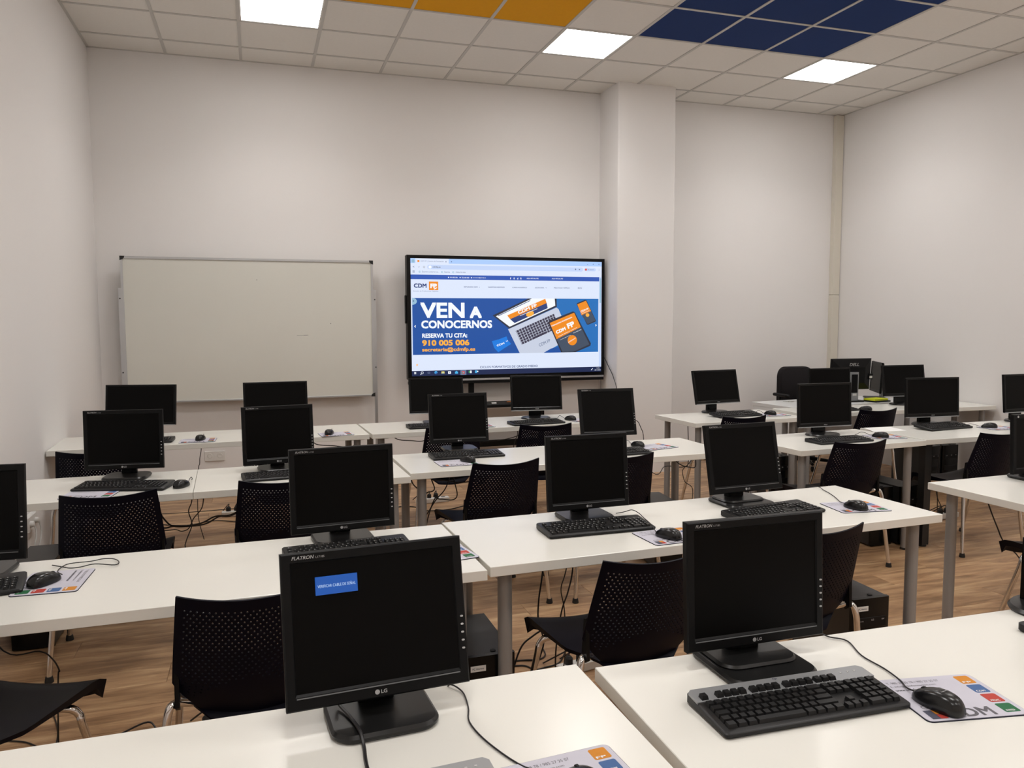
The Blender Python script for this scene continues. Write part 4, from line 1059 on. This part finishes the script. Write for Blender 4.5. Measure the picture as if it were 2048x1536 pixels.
MB().box(-.08, .10, -.06, .07, .0, .018, ch=.002).obj('cover', LIME, ff, 0); MB().box(-.075, .0965, -.055, .065, .003, .015).obj('pages', PAPER, ff, 0)
nb = thing('notebook', 'dark flat notebook under the lime folder on the teacher desk', 'notebook', (5.62, 6.06, ZT), 10)
MB().box(-.085, .12, -.075, .08, .0005, .013, ch=.002).obj('cover', BLK, nb, 0); MB().box(-.082, .1205, -.072, .077, .003, .011).obj('pages', PAPER, nb, 0)

# power strips on the floor
def strip(label, c, yaw, n=5):
    t = thing('power_strip', label, 'power strip', (c[0], c[1], 0), yaw, 'white power strips on the floor')
    L = .06*n+.04; MB().box(-L/2, L/2, -.026, .026, 0, .042, ch=.005).obj('body', WPLAST, t)
    for i in range(n):
        x = -L/2+.05+.06*i; s_ = MB().lathe([(.019, .040), (.019, .0432)], 16, Matrix.Translation((x, 0, 0))).obj('socket', GREYP, t, 0)
    for i in range(n-1):
        x = -L/2+.05+.06*i; p = MB().lathe([(.018, .0434), (.018, .068), (.010, .078)], 12, Matrix.Translation((x, 0, 0))).obj('plug', RUBBER, t)
        MB().tube([(x, 0, .074), (x+.004, .012, .095), (x-.02+.01*i, .06, .06), (x-.05+.03*i, .13, .006)], .0035, 6, None, 4).obj('plug_cord', CAB, p)
strip('white power strip with black plugs seen beyond the third-row centre desk leg', (1.36, 6.40), 3, 4)
strip('white power strip on the floor seen between the two left third-row chairs', (-.17, 6.46), 2, 4)
strip('white power strip with plugs on the floor behind the front left monitor', (-.13, 3.02), 8, 4)
strip('white power strip under the chair left of the front right monitor', (1.33, 3.08), 12, 4)
strip('white power strip on the floor behind the right second-row desk corner', (4.99, 4.62), 5, 3)
strip('white power strip on the floor under the short last-row right desk', (4.35, 5.05), 5, 4)

# ------------------------------------------------------------------ loose cables
CABLES = {
 'thick black cable sagging under the short left third-row desks': [(-.50, 4.3, .70), (-.504, 4.3, .606), (-.5, 4.3, .56), (-.483, 4.3, .521), (-.443, 4.3, .482), (-.36, 4.3, .476), (-.296, 4.3, .49), (-.238, 4.3, .516), (-.147, 4.3, .523), (0, 4.3, .62), (.05, 4.3, .70)],
 'second black cable sagging beneath the thick one between two left chairs': [(-.75, 4.33, .70), (-.65, 4.33, .53), (-.5, 4.33, .471), (-.446, 4.33, .473), (-.362, 4.33, .467), (-.286, 4.33, .474), (-.22, 4.33, .507), (-.153, 4.33, .51), (.0, 4.33, .6), (.1, 4.33, .70)],
 'thin dark cable dropping to the floor between the two left third-row chairs': [(-.34, 4.2, .70), (-.341, 4.2, .627), (-.358, 4.2, .577), (-.346, 4.2, .524), (-.347, 4.2, .494), (-.377, 4.2, .416), (-.378, 4.2, .368), (-.36, 4.2, .1), (-.34, 4.25, .004)],
 'thin brown looking cable curling left below the short third-row desk': [(-.285, 4.25, .70), (-.29, 4.25, .617), (-.302, 4.25, .571), (-.338, 4.25, .528), (-.353, 4.25, .497), (-.368, 4.25, .473), (-.398, 4.25, .464), (-.441, 4.25, .475), (-.55, 4.25, .45), (-.7, 4.25, .30), (-.85, 4.3, .2)],
 'thin cable hanging beside the double wall socket': [(-.395, 5.75, .71), (-.395, 5.75, .648), (-.405, 5.75, .589), (-.408, 5.75, .549), (-.418, 5.75, .498), (-.43, 5.75, .2), (-.40, 5.8, .004)],
 'short cable loop beside the silver leg of the third-row centre desk': [(.90, 4.3, .70), (.908, 4.3, .636), (.925, 4.3, .583), (.907, 4.3, .565), (.858, 4.3, .568), (.80, 4.3, .62), (.79, 4.3, .70)],
 'black cable with a hanging knot under the third-row centre desk': [(1.03, 4.35, .70), (1.024, 4.35, .628), (.995, 4.35, .559), (.944, 4.35, .504), (.903, 4.35, .443), (.879, 4.35, .395), (.86, 4.4, .2), (.88, 4.5, .004)],
 'black cable bending back under the third-row centre desk by the chair': [(1.055, 4.4, .70), (1.061, 4.4, .611), (1.081, 4.4, .515), (1.053, 4.4, .485), (.978, 4.4, .495), (.941, 4.4, .488), (.90, 4.45, .3), (.92, 4.6, .004)],
 'straight cable slung just below the third-row centre desktop': [(.90, 4.45, .70), (.935, 4.45, .608), (1.019, 4.45, .593), (1.132, 4.45, .573), (1.3, 4.45, .60), (1.4, 4.45, .70)],
 'cable sagging far behind the right leg of the third-row centre desk': [(2.6, 5.6, .70), (2.827, 5.3, .369), (2.931, 5.3, .402), (2.983, 5.3, .406), (3.10, 5.3, .392), (3.155, 5.32, .43), (3.17, 5.36, .70)],
 'thin cable looping down to the floor right of the third-row centre desk leg': [(2.68, 4.5, .70), (2.691, 4.5, .607), (2.632, 4.5, .55), (2.628, 4.5, .517), (2.647, 4.5, .463), (2.705, 4.5, .404), (2.74, 4.6, .2), (2.75, 4.7, .004)],
 'short black cable arc under the right end of the third-row centre desk': [(2.47, 4.4, .70), (2.52, 4.4, .628), (2.556, 4.4, .6), (2.609, 4.4, .583), (2.663, 4.4, .586), (2.66, 4.42, .70)],
 'thin cable bending down under the left second-row desk': [(-.90, 2.8, .69), (-.799, 2.8, .487), (-.699, 2.8, .472), (-.663, 2.8, .441), (-.645, 2.8, .398), (-.65, 2.8, .373), (-.66, 2.8, .1), (-.66, 2.85, .004)],
 'black cable arching over the floor left of a chrome chair leg': [(-.6, 3.04, .004), (-.532, 3.10, .006), (-.438, 3.14, .02), (-.392, 3.086, .006), (-.30, 3.039, .004)],
 'second black cable on the floor just in front of the arching one': [(-.58, 3.01, .004), (-.509, 3.075, .004), (-.471, 3.07, .004), (-.41, 3.035, .004), (-.30, 3.0, .004)],
 'thin black cable curled on the floor by the lower left chair': [(-.95, 3.20, .004), (-.847, 3.156, .004), (-.758, 3.062, .004), (-.738, 3.081, .004), (-.754, 3.206, .004), (-.80, 3.35, .004)],
 'black cable hanging straight from the centre second-row desk beside the chair seat': [(1.01, 2.75, .70), (1.007, 2.75, .57), (.992, 2.75, .467), (.99, 2.75, .381), (1.01, 2.75, .309), (1.001, 2.75, .251), (.96, 2.8, .1), (.90, 2.85, .004)],
 'pair-like black cable hanging behind the chair seat in the second row': [(1.18, 2.85, .70), (1.172, 2.85, .533), (1.152, 2.85, .443), (1.124, 2.85, .363), (1.10, 2.85, .2), (1.12, 2.9, .004)],
 'thin cable beside the pair-like one behind the chair seat': [(1.19, 2.87, .70), (1.15, 2.87, .52), (1.13, 2.87, .45), (1.145, 2.87, .36), (1.15, 2.87, .2), (1.16, 2.95, .004)],
 'black cable looping from the chair seat side to the floor': [(1.02, 2.70, .38), (1.004, 2.7, .372), (.951, 2.7, .347), (.899, 2.7, .301), (.86, 2.72, .15), (.87, 2.8, .004)],
 'black cable lying on the floor left of the chrome chair leg in row two': [(.95, 3.25, .004), (1.088, 3.24, .004), (1.165, 3.225, .004), (1.206, 3.26, .004), (1.22, 3.32, .004)],
 'black cable coiled on the floor below the chair left of the front right monitor': [(.93, 3.20, .004), (1.07, 3.19, .004), (1.111, 3.135, .004), (1.158, 3.138, .004), (1.24, 3.167, .004), (1.315, 3.282, .004)],
 'black cable slanting below the right second-row desk': [(3.32, 2.85, .70), (3.326, 2.85, .667), (3.355, 2.85, .603), (3.404, 2.85, .512), (3.452, 2.85, .434), (3.574, 2.85, .319), (3.7, 2.88, .05)],
 'cable dropping behind the black desk leg': [(4.62, 4.5, .70), (4.635, 4.5, .417), (4.677, 4.5, .327), (4.717, 4.5, .286), (4.767, 4.5, .249), (4.8, 4.52, .004)],
 'cable dropping to the floor strip right of the black desk leg': [(4.80, 4.5, .70), (4.808, 4.55, .331), (4.821, 4.55, .201), (4.86, 4.55, .126), (4.90, 4.56, .069)],
 'black cord hanging under the right end of the left last-row desk': [(.35, 5.8, .70), (.373, 5.8, .64), (.494, 5.8, .62), (.641, 5.8, .61), (.70, 5.8, .70)],
 'black cord hanging under the left end of the centre last-row desk': [(.9, 5.8, .70), (.97, 5.8, .644), (1.073, 5.8, .628), (1.177, 5.8, .624), (1.3, 5.8, .70)],
 'long black cord slanting under the centre last-row desk': [(1.5, 5.8, .55), (1.605, 5.8, .581), (1.785, 5.8, .596), (1.94, 5.8, .631), (2.05, 5.8, .70)],
 'short cord dropping beside the last-row centre chair': [(1.92, 5.82, .70), (1.923, 5.82, .629), (1.89, 5.82, .536), (1.85, 5.82, .2), (1.85, 5.85, .004)],
 'black power cable leaving the right side of the big screen': [(3.25, 7.28, 1.22), (3.294, 7.2, 1.151), (3.309, 7.12, 1.06), (3.306, 7.0, .96), (3.30, 6.9, .80), (3.28, 6.88, .4), (3.27, 6.9, .004)],
 'thin cable falling behind the right side of the big screen': [(3.26, 7.30, 1.25), (3.30, 7.3, 1.1), (3.306, 7.3, .95), (3.306, 7.3, .6), (3.30, 7.32, .004)],
 'black cable arching down right of the pillar-side monitor': [(2.9, 6.1, .72), (3.0, 6.2, .66), (3.146, 6.2, .644), (3.194, 6.2, .58), (3.224, 6.2, .481), (3.25, 6.25, .2), (3.24, 6.3, .004)],
 'black cable curling on the floor left of the far white power strip': [(.95, 6.2, .004), (1.05, 6.32, .004), (1.18, 6.28, .004), (1.25, 6.12, .004), (1.42, 6.10, .004), (1.6, 6.2, .004)],
 'black cable lying on the floor beneath the whiteboard desk': [(-.75, 6.35, .004), (-.55, 6.25, .004), (-.35, 6.33, .004), (-.1, 6.2, .004), (.15, 6.3, .004)],
 'thin cable lying straight along the floor below the whiteboard': [(-.85, 6.7, .004), (-.5, 6.68, .004), (-.1, 6.7, .004), (.3, 6.66, .004)],
 'black video cable lying across the front left monitor base': [(.128,1.585,.80),(.131,1.562,.765),(.15,1.506,.757),(.162,1.445,.757),(.165,1.410,.742),(.163,1.373,.739),(.162,1.30,.739)],
}
for lab, pts in CABLES.items():
    th = .0042 if ('thick' in lab or 'power' in lab) else .0026 if 'thin' in lab else .0034
    o = MB().tube(pts, th, 6, None, 6).obj('cable', CAB)
    tag(o, lab, 'cable', 'loose computer cables')
